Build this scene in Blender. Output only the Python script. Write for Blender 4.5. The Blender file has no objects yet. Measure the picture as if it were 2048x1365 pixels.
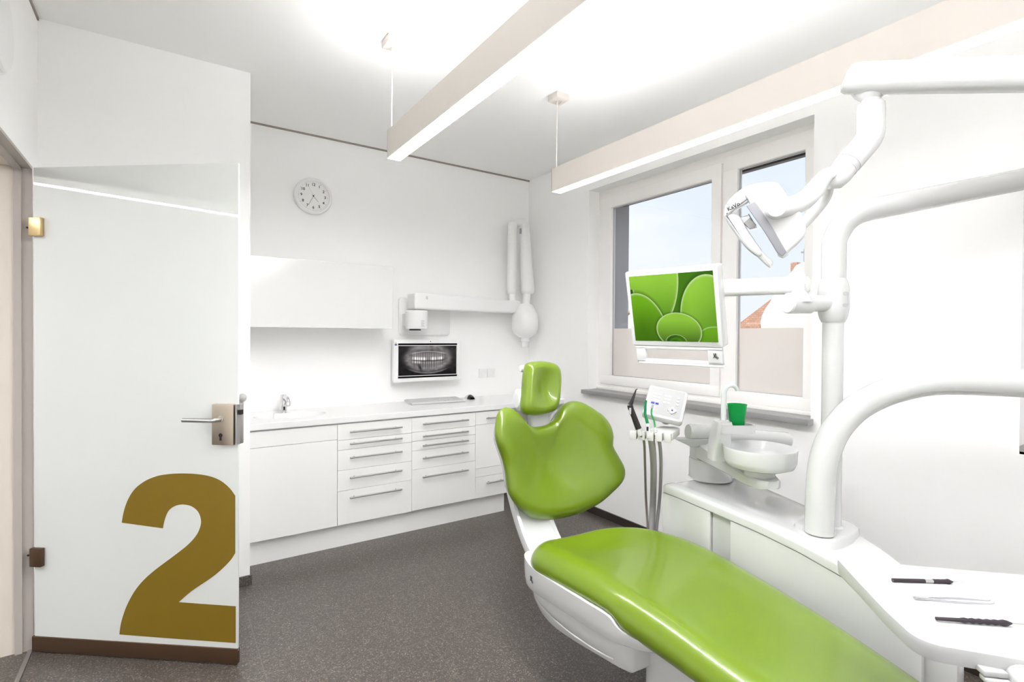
import bpy, bmesh, math, random
from mathutils import Vector, Matrix
random.seed(4)
SC = bpy.context.scene
COL = SC.collection
PI = math.pi

# ------------------------------------------------------------------ camera
FPX = 1032.73032
YAW, PITCH, ROLL = -0.590446931, 0.0101460659, 0.0065947137
def _m(a): return Matrix(a)
_cy, _sy = math.cos(YAW), math.sin(YAW)
_cp, _sp = math.cos(PITCH), math.sin(PITCH)
_cr, _sr = math.cos(ROLL), math.sin(ROLL)
_M = _m(((_cr, -_sr, 0), (_sr, _cr, 0), (0, 0, 1))) @ _m(((1, 0, 0), (0, _cp, -_sp), (0, _sp, _cp))) @ _m(((_cy, 0, _sy), (0, 1, 0), (-_sy, 0, _cy)))
W2C = Matrix((( _M[0][0], _M[0][2], -_M[0][1]), (_M[1][0], _M[1][2], -_M[1][1]), (_M[2][0], _M[2][2], -_M[2][1])))
C2W = W2C.transposed()
EYE = Vector((0, 0, 1.40))
cam_d = bpy.data.cameras.new('camera')
cam_d.sensor_width = 36; cam_d.lens = FPX / 2048 * 36; cam_d.clip_start = 0.05; cam_d.clip_end = 300
cam = bpy.data.objects.new('camera', cam_d); COL.objects.link(cam)
_r = Matrix((W2C[0], -Vector(W2C[1]), -Vector(W2C[2]))).transposed()
cam.matrix_world = Matrix.Translation(EYE) @ _r.to_4x4()
SC.camera = cam
# survey helpers: where a sight line meets a real plane / a real distance
def ray(x, y): return C2W @ Vector(((x - 1024) / FPX, (y - 682.5) / FPX, 1))
def dep(x, y, D): return EYE + ray(x, y) * D
def onpl(x, y, p0, n):
    d = ray(x, y); return EYE + d * ((p0 - EYE).dot(n) / d.dot(n))
# dental chair frame: a = to the right, b = towards the head end
_th = math.radians(5.8)
U = Vector((math.sin(_th), math.cos(_th), 0)); V = Vector((math.cos(_th), -math.sin(_th), 0)); Z = Vector((0, 0, 1))
CO = Vector((1.482, 1.619, 0))
def AB(a, b, z): return CO + V * a + U * b + Z * z

# ------------------------------------------------------------------ colour management, world, exposure
SC.view_settings.view_transform = 'Standard'; SC.view_settings.look = 'None'
SC.view_settings.gamma = 1; SC.view_settings.use_curve_mapping = False
SC.view_settings.exposure = 1.43
SC.cycles.max_bounces = 12; SC.cycles.diffuse_bounces = 8; SC.cycles.glossy_bounces = 6
SC.cycles.transparent_max_bounces = 12; SC.cycles.transmission_bounces = 8
SC.cycles.use_denoising = True
SKY = 0.42
LAMP_DOWN, LAMP_UP = (38.0, 2.6, 32.0), (19.0, 6.5, 6.0)
sun_d = bpy.data.lights.new('sun', 'SUN'); sun_d.energy = 1.0; sun_d.angle = 0.02; sun_d.color = (1.0, 0.94, 0.87)
sun = bpy.data.objects.new('sun', sun_d); COL.objects.link(sun); sun.rotation_euler = (math.radians(8), math.radians(-42), 0)
w = bpy.data.worlds.new('sky'); SC.world = w; w.use_nodes = True
nt = w.node_tree; nt.nodes.clear()
wo = nt.nodes.new('ShaderNodeOutputWorld'); bg = nt.nodes.new('ShaderNodeBackground')
tc = nt.nodes.new('ShaderNodeTexCoord'); sx = nt.nodes.new('ShaderNodeSeparateXYZ')
rp = nt.nodes.new('ShaderNodeValToRGB')
rp.color_ramp.elements[0].position = 0.0; rp.color_ramp.elements[0].color = (0.86, 0.89, 0.94, 1)
rp.color_ramp.elements[1].position = 0.75; rp.color_ramp.elements[1].color = (0.62, 0.74, 0.93, 1)
no = nt.nodes.new('ShaderNodeTexNoise'); no.inputs['Scale'].default_value = 3.2; no.inputs['Detail'].default_value = 6
mpg = nt.nodes.new('ShaderNodeMapping'); mpg.inputs['Scale'].default_value = (1, 1, 3.0)
cr = nt.nodes.new('ShaderNodeValToRGB'); cr.color_ramp.elements[0].position = 0.42; cr.color_ramp.elements[1].position = 0.68
mx = nt.nodes.new('ShaderNodeMixRGB'); mx.inputs[2].default_value = (0.93, 0.94, 0.96, 1)
L = nt.links.new
L(tc.outputs['Generated'], sx.inputs[0]); L(sx.outputs['Z'], rp.inputs[0]); L(tc.outputs['Generated'], mpg.inputs[0])
L(mpg.outputs[0], no.inputs['Vector']); L(no.outputs['Fac'], cr.inputs[0]); L(cr.outputs[0], mx.inputs[0])
L(rp.outputs[0], mx.inputs[1]); L(mx.outputs[0], bg.inputs[0]); bg.inputs[1].default_value = SKY; L(bg.outputs[0], wo.inputs[0])

# ------------------------------------------------------------------ materials
def mat(name, col, rough=0.5, metal=0, coat=0, spec=0.5, emit=None, estr=0, bump=None, coat_rough=0.05):
    m = bpy.data.materials.new(name); m.use_nodes = True
    b = m.node_tree.nodes['Principled BSDF']
    b.inputs['Base Color'].default_value = (*col, 1); b.inputs['Roughness'].default_value = rough
    b.inputs['Metallic'].default_value = metal; b.inputs['Coat Weight'].default_value = coat
    b.inputs['Coat Roughness'].default_value = coat_rough
    b.inputs['Specular IOR Level'].default_value = spec
    if emit: b.inputs['Emission Color'].default_value = (*emit, 1); b.inputs['Emission Strength'].default_value = estr
    if bump:
        n = m.node_tree; t = n.nodes.new('ShaderNodeTexNoise'); t.inputs['Scale'].default_value = bump[0]; t.inputs['Detail'].default_value = 3
        c = n.nodes.new('ShaderNodeTexCoord'); n.links.new(c.outputs['Object'], t.inputs['Vector'])
        bp = n.nodes.new('ShaderNodeBump'); bp.inputs['Strength'].default_value = bump[1]; bp.inputs['Distance'].default_value = 0.002
        n.links.new(t.outputs['Fac'], bp.inputs['Height']); n.links.new(bp.outputs[0], b.inputs['Normal'])
    return m
WALL = mat('wall_paint', (0.93, 0.927, 0.92), 0.75, bump=(160, 0.08))
CEIL = mat('ceiling_paint', (0.93, 0.927, 0.92), 0.8, bump=(120, 0.06))
CAB = mat('white_laminate', (0.88, 0.88, 0.865), 0.28)
CABGL = mat('white_gloss_lacquer', (0.76, 0.76, 0.75), 0.16)
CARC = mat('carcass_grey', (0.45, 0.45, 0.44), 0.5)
TOPM = mat('white_solid_surface', (0.84, 0.84, 0.835), 0.25)
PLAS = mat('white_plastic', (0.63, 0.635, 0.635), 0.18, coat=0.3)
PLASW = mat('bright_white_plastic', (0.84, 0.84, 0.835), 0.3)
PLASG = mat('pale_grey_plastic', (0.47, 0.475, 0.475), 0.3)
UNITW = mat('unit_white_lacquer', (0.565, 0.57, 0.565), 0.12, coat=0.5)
GREY = mat('grey_plastic', (0.42, 0.42, 0.43), 0.4)
DARK = mat('black_plastic', (0.012, 0.011, 0.012), 0.3)
CHROME = mat('chrome', (0.75, 0.75, 0.76), 0.12, 1)
STEEL = mat('brushed_steel', (0.55, 0.54, 0.53), 0.28, 1)
NICKEL = mat('satin_nickel', (0.55, 0.47, 0.38), 0.35, 1, bump=(300, 0.1))
BRONZE_SHADE = mat('bronze_rail_shaded_hinge', (0.10, 0.055, 0.03), 0.4, 0.5)  # bottom rail's own bronze; on the lower hinge a dark reflection painted as colour
HINGE_LIT = mat('hinge_warm_reflection', (0.75, 0.56, 0.30), 0.35, 1)  # both hinges are one metal; the upper's warm reflection is painted in here
LEATHER = mat('green_upholstery', (0.132, 0.212, 0.0015), 0.30, coat=0.60, bump=(500, 0.05), coat_rough=0.12)
GOLD = mat('gold_vinyl', (0.22, 0.135, 0.004), 0.45, coat=0.2)
FRAME = mat('window_frame_white', (0.88, 0.865, 0.85), 0.35)
SILL = mat('grey_sill', (0.27, 0.265, 0.265), 0.35)
STEELP = mat('taupe_frame_paint', (0.47, 0.43, 0.40), 0.4)
JAMB = mat('cream_lining', (0.74, 0.68, 0.60), 0.5)
SKIRTD = mat('dark_skirting', (0.035, 0.027, 0.022), 0.4)
TAUPE = mat('shadow_gap', (0.30, 0.26, 0.23), 0.6)
LIGHTBOX = mat('lamp_housing', (0.66, 0.615, 0.57), 0.45)
PIER = mat('grey_render', (0.34, 0.34, 0.36), 0.9, bump=(90, 0.5))
SHUT = mat('dark_shutter', (0.06, 0.055, 0.06), 0.5)
ROOF = mat('clay_roof', (0.42, 0.20, 0.13), 0.8, bump=(30, 0.5))
GABLE = mat('white_render', (0.92, 0.92, 0.88), 0.8)
GROUND = mat('street_ground', (0.55, 0.48, 0.42), 0.9)
GREENP = mat('green_plastic', (0.0, 0.19, 0.06), 0.25)
HOSE = mat('grey_hose', (0.34, 0.33, 0.33), 0.45)
HOSEB = mat('brown_hose', (0.20, 0.17, 0.16), 0.45)
INK = mat('black_print', (0.02, 0.02, 0.02), 0.5)
BLUEP = mat('blue_print', (0.05, 0.06, 0.45), 0.5)
CLOCKF = mat('clock_face', (0.84, 0.84, 0.82), 0.5)
RUB = mat('pale_rubber', (0.52, 0.52, 0.50), 0.6)
GRIPB = mat('aubergine_grip', (0.02, 0.012, 0.018), 0.4)
def emis(name, col, s):
    m = bpy.data.materials.new(name); m.use_nodes = True; n = m.node_tree; n.nodes.clear()
    o = n.nodes.new('ShaderNodeOutputMaterial'); e = n.nodes.new('ShaderNodeEmission')
    e.inputs[0].default_value = (*col, 1); e.inputs[1].default_value = s; n.links.new(e.outputs[0], o.inputs[0]); return m
GLOWD = [emis('lamp_diffuser_glow', (0.99, 0.985, 1.0), k) for k in LAMP_DOWN]
GLOWU = [emis('lamp_top_glow', (0.99, 0.985, 1.0), k) for k in LAMP_UP]
def vcol_emis(name, s):
    m = bpy.data.materials.new(name); m.use_nodes = True; n = m.node_tree; n.nodes.clear()
    o = n.nodes.new('ShaderNodeOutputMaterial'); e = n.nodes.new('ShaderNodeEmission'); a = n.nodes.new('ShaderNodeVertexColor')
    a.layer_name = 'picture'; e.inputs[1].default_value = s
    g = n.nodes.new('ShaderNodeBsdfGlossy'); g.inputs['Roughness'].default_value = 0.15; g.inputs['Color'].default_value = (0.008, 0.008, 0.008, 1)
    ad = n.nodes.new('ShaderNodeAddShader')
    n.links.new(a.outputs[0], e.inputs[0]); n.links.new(e.outputs[0], ad.inputs[0]); n.links.new(g.outputs[0], ad.inputs[1]); n.links.new(ad.outputs[0], o.inputs[0]); return m
SCREEN = vcol_emis('lit_screen', 0.44)
def glass_mat():
    m = bpy.data.materials.new('clear_window_glass'); m.use_nodes = True; n = m.node_tree; n.nodes.clear()
    o = n.nodes.new('ShaderNodeOutputMaterial'); t = n.nodes.new('ShaderNodeBsdfTransparent'); t.inputs[0].default_value = (0.97, 0.98, 0.98, 1)
    g = n.nodes.new('ShaderNodeBsdfGlossy'); g.inputs['Roughness'].default_value = 0.0
    f = n.nodes.new('ShaderNodeFresnel'); f.inputs[0].default_value = 1.3; x = n.nodes.new('ShaderNodeMixShader')
    ge = n.nodes.new('ShaderNodeNewGeometry'); ml = n.nodes.new('ShaderNodeMath'); ml.operation = 'SUBTRACT'; ml.use_clamp = True   # reflect on the outer side of each face only
    n.links.new(f.outputs[0], ml.inputs[0]); n.links.new(ge.outputs['Backfacing'], ml.inputs[1]); n.links.new(ml.outputs[0], x.inputs[0]); n.links.new(t.outputs[0], x.inputs[1]); n.links.new(g.outputs[0], x.inputs[2]); n.links.new(x.outputs[0], o.inputs[0]); return m
GLASS = glass_mat()
def film_mat():
    m = bpy.data.materials.new('frosted_privacy_film'); m.use_nodes = True; n = m.node_tree; n.nodes.clear()
    o = n.nodes.new('ShaderNodeOutputMaterial'); t = n.nodes.new('ShaderNodeBsdfTranslucent'); t.inputs[0].default_value = (0.98, 0.93, 0.88, 1)
    d = n.nodes.new('ShaderNodeBsdfDiffuse'); d.inputs[0].default_value = (0.85, 0.80, 0.76, 1); x = n.nodes.new('ShaderNodeMixShader'); x.inputs[0].default_value = 0.35
    tr = n.nodes.new('ShaderNodeBsdfTransparent'); y = n.nodes.new('ShaderNodeMixShader'); y.inputs[0].default_value = 0.22
    n.links.new(t.outputs[0], x.inputs[1]); n.links.new(d.outputs[0], x.inputs[2]); n.links.new(x.outputs[0], y.inputs[1]); n.links.new(tr.outputs[0], y.inputs[2]); n.links.new(y.outputs[0], o.inputs[0]); return m
FILM = film_mat()
SATIN = mat('satin_door_glass', (0.765, 0.785, 0.765), 0.45, coat=1.0, coat_rough=0.0)
def cup_mat():
    m = mat('translucent_green_plastic', (0.005, 0.36, 0.09), 0.2)
    b = m.node_tree.nodes['Principled BSDF']; n = m.node_tree
    t = n.nodes.new('ShaderNodeBsdfTranslucent'); t.inputs[0].default_value = (0.05, 0.75, 0.20, 1)
    x = n.nodes.new('ShaderNodeMixShader'); x.inputs[0].default_value = 0.45
    o = n.nodes['Material Output']; n.links.new(b.outputs[0], x.inputs[1]); n.links.new(t.outputs[0], x.inputs[2]); n.links.new(x.outputs[0], o.inputs[0]); return m
CUPM = cup_mat()
def floor_mat(name, tiles=True):
    m = bpy.data.materials.new(name); m.use_nodes = True; n = m.node_tree; b = n.nodes['Principled BSDF']; l = n.links.new
    tcn = n.nodes.new('ShaderNodeTexCoord')
    v = n.nodes.new('ShaderNodeTexVoronoi'); v.inputs['Scale'].default_value = 260; l(tcn.outputs['Object'], v.inputs['Vector'])
    s = n.nodes.new('ShaderNodeSeparateColor'); l(v.outputs['Color'], s.inputs[0])
    r = n.nodes.new('ShaderNodeValToRGB'); e = r.color_ramp.elements
    e[0].position = 0.0; e[0].color = (0.047, 0.039, 0.032, 1); e[1].position = 1; e[1].color = (0.291, 0.264, 0.230, 1)
    a = e.new(0.35); a.color = (0.068, 0.056, 0.048, 1); a = e.new(0.72); a.color = (0.094, 0.079, 0.067, 1); a = e.new(0.9); a.color = (0.150, 0.131, 0.114, 1)
    r.color_ramp.interpolation = 'LINEAR'; l(s.outputs[0], r.inputs[0])
    col = r.outputs[0]
    if tiles:
        mp = n.nodes.new('ShaderNodeMapping'); mp.inputs['Location'].default_value = (-0.62, -0.11, 0); l(tcn.outputs['Object'], mp.inputs[0])
        k = n.nodes.new('ShaderNodeTexBrick'); k.inputs['Scale'].default_value = 1; k.inputs['Brick Width'].default_value = 0.90; k.inputs['Row Height'].default_value = 0.70
        k.inputs['Mortar Size'].default_value = 0.0016; k.inputs['Mortar Smooth'].default_value = 0.1; k.offset = 0.27
        k.inputs['Color1'].default_value = (0, 0, 0, 1); k.inputs['Color2'].default_value = (0, 0, 0, 1); k.inputs['Mortar'].default_value = (1, 1, 1, 1)
        l(mp.outputs[0], k.inputs['Vector']); x = n.nodes.new('ShaderNodeMixRGB'); x.inputs[2].default_value = (0.15, 0.125, 0.105, 1)
        l(k.outputs['Fac'], x.inputs[0]); l(r.outputs[0], x.inputs[1]); col = x.outputs[0]
    l(col, b.inputs['Base Color'])
    t = n.nodes.new('ShaderNodeTexNoise'); t.inputs['Scale'].default_value = 70; t.inputs['Detail'].default_value = 4; l(tcn.outputs['Object'], t.inputs['Vector'])
    bp = n.nodes.new('ShaderNodeBump'); bp.inputs['Strength'].default_value = 0.25; bp.inputs['Distance'].default_value = 0.002
    l(t.outputs['Fac'], bp.inputs['Height']); l(bp.outputs[0], b.inputs['Normal'])
    b.inputs['Roughness'].default_value = 0.30; b.inputs['Specular IOR Level'].default_value = 0.6
    return m
FLOOR = floor_mat('speckled_floor'); SKIRT = floor_mat('speckled_skirting', False)
def roof_mat():
    m = ROOF; n = m.node_tree; b = n.nodes['Principled BSDF']
    k = n.nodes.new('ShaderNodeTexBrick'); k.inputs['Scale'].default_value = 3
    k.inputs['Color1'].default_value = (0.66, 0.40, 0.29, 1); k.inputs['Color2'].default_value = (0.52, 0.30, 0.21, 1); k.inputs['Mortar'].default_value = (0.36, 0.20, 0.15, 1)
    c = n.nodes.new('ShaderNodeTexCoord'); mp = n.nodes.new('ShaderNodeMapping'); mp.inputs['Rotation'].default_value = (0, PI / 2, PI / 2)
    n.links.new(c.outputs['Object'], mp.inputs[0]); n.links.new(mp.outputs[0], k.inputs['Vector']); n.links.new(k.outputs['Color'], b.inputs['Base Color'])
roof_mat()

# ------------------------------------------------------------------ mesh helpers
class MB:
    def __init__(s): s.v = []; s.f = []
    def add(s, vs, fs):
        o = len(s.v); s.v += [Vector(p) for p in vs]; s.f += [tuple(i + o for i in f) for f in fs]; return s
    def bm(s, b):
        b.verts.ensure_lookup_table(); b.verts.index_update()
        s.add([v.co.copy() for v in b.verts], [[v.index for v in f.verts] for f in b.faces]); b.free(); return s
    def box(s, lo, hi, bev=0, seg=2, frame=None):
        b = bmesh.new(); bmesh.ops.create_cube(b, size=1)
        c = [(lo[i] + hi[i]) / 2 for i in range(3)]; d = [abs(hi[i] - lo[i]) for i in range(3)]
        for v in b.verts: v.co = Vector([c[i] + v.co[i] * d[i] for i in range(3)])
        if bev: bmesh.ops.bevel(b, geom=list(b.edges), offset=min(bev, min(d) * 0.49), segments=seg, profile=0.5, affect='EDGES')
        if frame:
            for v in b.verts: v.co = frame(*v.co)
        return s.bm(b)
    def prism(s, poly, t0, t1, fn, bev=0, seg=2, cap_edges_only=True):
        # poly: 2D points; fn(p,q,t)->xyz
        n = len(poly); b = bmesh.new()
        A = [b.verts.new((p, q, t0)) for p, q in poly]; B = [b.verts.new((p, q, t1)) for p, q in poly]
        f0 = b.faces.new(A[::-1]); f1 = b.faces.new(B)
        for i in range(n): b.faces.new((A[i], A[(i + 1) % n], B[(i + 1) % n], B[i]))
        if bev:
            ed = [e for e in b.edges if (f0 in e.link_faces or f1 in e.link_faces)]
            bmesh.ops.bevel(b, geom=ed, offset=bev, segments=seg, profile=0.5, affect='EDGES', clamp_overlap=True)
        bmesh.ops.recalc_face_normals(b, faces=b.faces)
        for v in b.verts: v.co = fn(*v.co)
        return s.bm(b)
    def tube(s, pts, r, n=20, cap=True, flat=1.0):
        pts = [Vector(p) for p in pts]; R = r if isinstance(r, (list, tuple)) else [r] * len(pts)
        T = []
        for i in range(len(pts)):
            a = pts[max(0, i - 1)]; c = pts[min(len(pts) - 1, i + 1)]; T.append((c - a).normalized())
        ref = Vector((0, 0, 1)) if abs(T[0].z) < 0.9 else Vector((1, 0, 0))
        N = (ref - T[0] * ref.dot(T[0])).normalized(); vs = []
        for i, p in enumerate(pts):
            N = (N - T[i] * N.dot(T[i])).normalized(); Bn = T[i].cross(N)
            for k in range(n):
                a = 2 * PI * k / n; vs.append(p + N * (math.cos(a) * R[i]) + Bn * (math.sin(a) * R[i] * flat))
        fs = [(i * n + k, i * n + (k + 1) % n, (i + 1) * n + (k + 1) % n, (i + 1) * n + k) for i in range(len(pts) - 1) for k in range(n)]
        if cap: fs += [tuple(range(n))[::-1], tuple((len(pts) - 1) * n + k for k in range(n))]
        return s.add(vs, fs)
    def lathe(s, prof, c, n=32, ax=None, sx=1.0, sy=1.0, closed=False):
        # prof: (r, h); ax: (X,Y,Z) unit axes
        X, Y, A = ax or (Vector((1, 0, 0)), Vector((0, 1, 0)), Vector((0, 0, 1))); c = Vector(c); vs = []; fs = []
        for r, h in prof:
            for k in range(n):
                a = 2 * PI * k / n; vs.append(c + X * (math.cos(a) * r * sx) + Y * (math.sin(a) * r * sy) + A * h)
        m = len(prof)
        for i in range(m - 1):
            for k in range(n): fs.append((i * n + k, i * n + (k + 1) % n, (i + 1) * n + (k + 1) % n, (i + 1) * n + k))
        if closed:
            for k in range(n): fs.append(((m - 1) * n + k, (m - 1) * n + (k + 1) % n, (k + 1) % n, k))
        else:
            if prof[0][0] > 0: fs.append(tuple(range(n))[::-1])
            if prof[-1][0] > 0: fs.append(tuple((m - 1) * n + k for k in range(n)))
        return s.add(vs, fs)
    def loft(s, secs, cap=True):
        n = len(secs[0]); vs = [p for q in secs for p in q]
        fs = [(i * n + k, i * n + (k + 1) % n, (i + 1) * n + (k + 1) % n, (i + 1) * n + k) for i in range(len(secs) - 1) for k in range(n)]
        if cap: fs += [tuple(range(n))[::-1], tuple((len(secs) - 1) * n + k for k in range(n))]
        return s.add(vs, fs)
    def build(s, name, m, parent=None, ang=35, label=None, smooth=True, recalc=True):
        me = bpy.data.meshes.new(name)
        lo = Vector([min(v[i] for v in s.v) for i in range(3)]); hi = Vector([max(v[i] for v in s.v) for i in range(3)])
        org = Vector(((lo.x + hi.x) / 2, (lo.y + hi.y) / 2, lo.z))
        me.from_pydata([v - org for v in s.v], [], s.f)
        b = bmesh.new(); b.from_mesh(me); bmesh.ops.remove_doubles(b, verts=b.verts, dist=1e-6)
        if recalc: bmesh.ops.recalc_face_normals(b, faces=b.faces)
        b.to_mesh(me); b.free()
        if smooth:
            for p in me.polygons: p.use_smooth = True
            me.set_sharp_from_angle(angle=math.radians(ang))
        me.materials.append(m); o = bpy.data.objects.new(name, me); COL.objects.link(o); o.location = org
        par(o, parent)
        if label: o['label'] = label
        return o
def par(o, p):
    if p is not None:
        bpy.context.view_layer.update()
        o.parent = p; o.matrix_parent_inverse = WM(p).inverted()
def WM(o):
    m = o.matrix_basis.copy()
    return (WM(o.parent) @ o.matrix_parent_inverse @ m) if o.parent else m
def thing(name, label, cat, loc, group=None, kind=None):
    o = bpy.data.objects.new(name, None); COL.objects.link(o); o.location = loc; o.empty_display_size = 0.05
    if kind: o['kind'] = kind
    if label: o['label'] = label
    if cat: o['category'] = cat
    if group: o['group'] = group
    return o
def tag(o, label, cat, group=None):
    o['label'] = label; o['category'] = cat
    if group: o['group'] = group
    return o
def struct(o): o['kind'] = 'structure'; return o
def box(name, lo, hi, m, parent=None, bev=0.0, seg=2, frame=None, label=None): return MB().box(lo, hi, bev, seg, frame).build(name, m, parent, label=label)
def cr_path(P, k=8, closed=False):
    P = [Vector(p) for p in P]; n = len(P); out = []
    for i in range(n if closed else n - 1):
        g = (lambda j: P[j % n]) if closed else (lambda j: P[max(0, min(n - 1, j))])
        a, b, c, d = g(i - 1), g(i), g(i + 1), g(i + 2)
        for t in range(k):
            t /= k; out.append(0.5 * ((2 * b) + (c - a) * t + (2 * a - 5 * b + 4 * c - d) * t * t + (3 * b - a - 3 * c + d) * t ** 3))
    if not closed: out.append(P[-1])
    return out
def resample(P, n):
    P = P + [P[0]]; L_ = [0]
    for i in range(1, len(P)): L_.append(L_[-1] + (P[i] - P[i - 1]).length)
    out = []; j = 0
    for k in range(n):
        t = L_[-1] * k / n
        while L_[j + 1] < t: j += 1
        f = (t - L_[j]) / max(1e-9, L_[j + 1] - L_[j]); out.append(P[j].lerp(P[j + 1], f))
    return out
def rrect(x0, y0, x1, y1, r, k=5):
    out = []
    for cx, cy, a0 in ((x1 - r, y1 - r, 0), (x0 + r, y1 - r, 90), (x0 + r, y0 + r, 180), (x1 - r, y0 + r, 270)):
        for i in range(k + 1):
            a = math.radians(a0 + 90 * i / k); out.append((cx + r * math.cos(a), cy + r * math.sin(a)))
    return out
def text(s, size, fn, name, m, parent, depth=0.0006, bold=0.0):
    cu = bpy.data.curves.new('t', 'FONT'); cu.body = s; cu.size = size; cu.align_x = 'CENTER'; cu.align_y = 'CENTER'; cu.offset = bold; cu.resolution_u = 3
    o = bpy.data.objects.new('t', cu); COL.objects.link(o); dg = bpy.context.evaluated_depsgraph_get()
    me = bpy.data.meshes.new_from_object(o.evaluated_get(dg)); mb = MB()
    vs = [v.co.copy() for v in me.vertices]; fs = [tuple(p.vertices) for p in me.polygons]
    bpy.data.objects.remove(o); bpy.data.curves.remove(cu); bpy.data.meshes.remove(me)
    mb.add([fn(v.x, v.y, depth) for v in vs], fs)
    return mb.build(name, m, parent, smooth=False, recalc=False)
def screen(name, P0, e1, e2, nu, nv, colfn, parent):
    # P0 = top left, e1 to the right, e2 down
    vs = [P0 + e1 * (i / nu) + e2 * (j / nv) for j in range(nv + 1) for i in range(nu + 1)]; w_ = nu + 1
    fs = [(j * w_ + i, (j + 1) * w_ + i, (j + 1) * w_ + i + 1, j * w_ + i + 1) for j in range(nv) for i in range(nu)]
    me = bpy.data.meshes.new(name); me.from_pydata([v - P0 for v in vs], [], fs)
    at = me.color_attributes.new('picture', 'FLOAT_COLOR', 'POINT')
    buf = []
    for j in range(nv + 1):
        for i in range(nu + 1):
            c = colfn(i / nu, j / nv); buf += [c[0], c[1], c[2], 1]
    at.data.foreach_set('color', buf); me.materials.append(SCREEN)
    o = bpy.data.objects.new(name, me); COL.objects.link(o); o.location = P0; par(o, parent); return o

XR, YB, ZC, XL, YP, YF = 2.807, 3.922, 2.844, -0.49, 3.195, -1.3
# ------------------------------------------------------------------ room shell
struct(box('floor', (-3.7, YF, -0.12), (XR + 0.33, YB + 0.1, 0), FLOOR))
struct(box('ceiling', (-3.7, YF - 0.1, ZC), (XR + 0.33, YB + 0.1, ZC + 0.15), CEIL))
struct(box('wall_back', (0.39, YB, 0), (XR + 0.33, YB + 0.12, ZC), WALL))
struct(box('wall_partition', (XL, YP, 0), (0.389, YB + 0.12, ZC), WALL))
struct(box('wall_front', (-3.7, YF - 0.1, 0), (XR + 0.33, YF, ZC), WALL))
# right wall with window opening
WY0, WY1, WZ0, WZ1 = 1.372, 3.098, 0.955, 2.565
m = MB()
m.box((XR, YF, 0), (XR + 0.33, YB, WZ0)); m.box((XR, YF, WZ1), (XR + 0.33, YB, ZC))
VY0, VY1 = -1.15, 0.575
m.box((XR, YF, WZ0), (XR + 0.33, VY0, WZ1)); m.box((XR, VY1, WZ0), (XR + 0.33, WY0, WZ1)); m.box((XR, WY1, WZ0), (XR + 0.33, YB, WZ1))
struct(m.build('wall_right', WALL))
# left wall with the door opening
DY1, DY0, DZ = 3.052, 2.10, 2.115
m = MB()
m.box((XL - 0.15, DY1 + 0.012, 0), (XL, YB + 0.12, ZC)); m.box((XL - 0.15, YF, 0), (XL, DY0 - 0.012, ZC)); m.box((XL - 0.15, DY0 - 0.012, DZ + 0.012), (XL, DY1 + 0.012, ZC))
struct(m.build('wall_left', WALL))
struct(box('wall_corridor', (-3.7, YF, 0), (-3.6, YB + 0.12, ZC), WALL))
struct(box('wall_corridor_end', (-3.6, YB, 0), (XL - 0.15, YB + 0.12, ZC), WALL))
struct(box('door_2', (-3.6, 1.50, 0), (-3.56, 2.72, 2.33), mat('grey_green_door', (0.50, 0.53, 0.50), 0.5)))
# skirtings
m = MB(); m.box((XL, YP - 0.010, 0), (0.399, YP, 0.055)); m.box((0.389, YP, 0), (0.399, YP + 0.18, 0.055))
struct(m.build('baseboard_partition', SKIRT))
struct(box('baseboard_right', (XR - 0.012, YF, 0), (XR, YB, 0.058), SKIRTD))
struct(box('baseboard_back', (2.26, YB - 0.012, 0), (XR - 0.012, YB, 0.058), SKIRTD))
struct(box('trim_1', (0.39, YB - 0.012, ZC - 0.010), (XR, YB, ZC), TAUPE))
struct(box('trim_2', (XL, YF, ZC - 0.012), (XL + 0.006, YP, ZC), TAUPE))
m = MB(); m.box((XL - 0.014, DY0, 0), (XL + 0.002, DY1 - 0.0, 0.004)); struct(m.build('trim_3', STEEL))
# ------------------------------------------------------------------ window
GX = 2.935
def frame_bars(mb, y0, y1, z0, z1, t, x0, x1, bev=0.004):
    mb.box((x0, y0, z0), (x1, y1, z0 + t), bev); mb.box((x0, y0, z1 - t), (x1, y1, z1), bev)
    mb.box((x0 + .0005, y0, z0 + t), (x1 - .0005, y0 + t, z1 - t), 0); mb.box((x0 + .0005, y1 - t, z0 + t), (x1 - .0005, y1, z1 - t), 0)
wn = thing('window_1', None, None, (GX, 2.5, WZ0), kind='structure')
m = MB(); frame_bars(m, WY0 - 0.02, WY1 + 0.02, 0.98, WZ1 + 0.02, 0.09, 2.92, 2.98)
m.box((2.925, 1.955, 1.0), (2.98, 2.0, 2.56), 0.003)
m.build('window_frame', FRAME, wn)
# openable sash with the larger pane, proud of the frame
m = MB()
def barz(mb, y0, y1, z0, z1, gy0, gy1, gz0, gz1, x0, x1, bev=0.006):
    mb.box((x0, y0, z0), (x1, y1, gz0), bev); mb.box((x0, y0, gz1), (x1, y1, z1), bev)
    mb.box((x0 + .001, y0, gz0 - 0.006), (x1 - .001, gy0, gz1 + 0.006), 0); mb.box((x0 + .001, gy1, gz0 - 0.006), (x1 - .001, y1, gz1 + 0.006), 0)
barz(m, 1.982, 3.065, 1.02, 2.500, 2.048, 2.950, 1.092, 2.412, 2.905, 2.955)
m.build('window_sash', FRAME, wn)
m = MB(); frame_bars(m, 2.040, 2.958, 1.084, 2.420, 0.012, 2.93, 2.945, 0); m.build('glazing_gasket', GREY, wn)
box('window_pane', (2.944, 2.045, 1.087), (2.948, 2.955, 2.416), GLASS, wn)
box('privacy_film', (2.9405, 2.052, 1.095), (2.9425, 2.946, 1.462), FILM, wn)
wn2 = thing('window_2', None, None, (GX, 1.7, WZ0), kind='structure')
m = MB(); barz(m, 1.405, 1.970, 1.00, 2.535, 1.467, 1.872, 1.068, 2.432, 2.91, 2.96); m.build('window_sash', FRAME, wn2)
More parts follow.
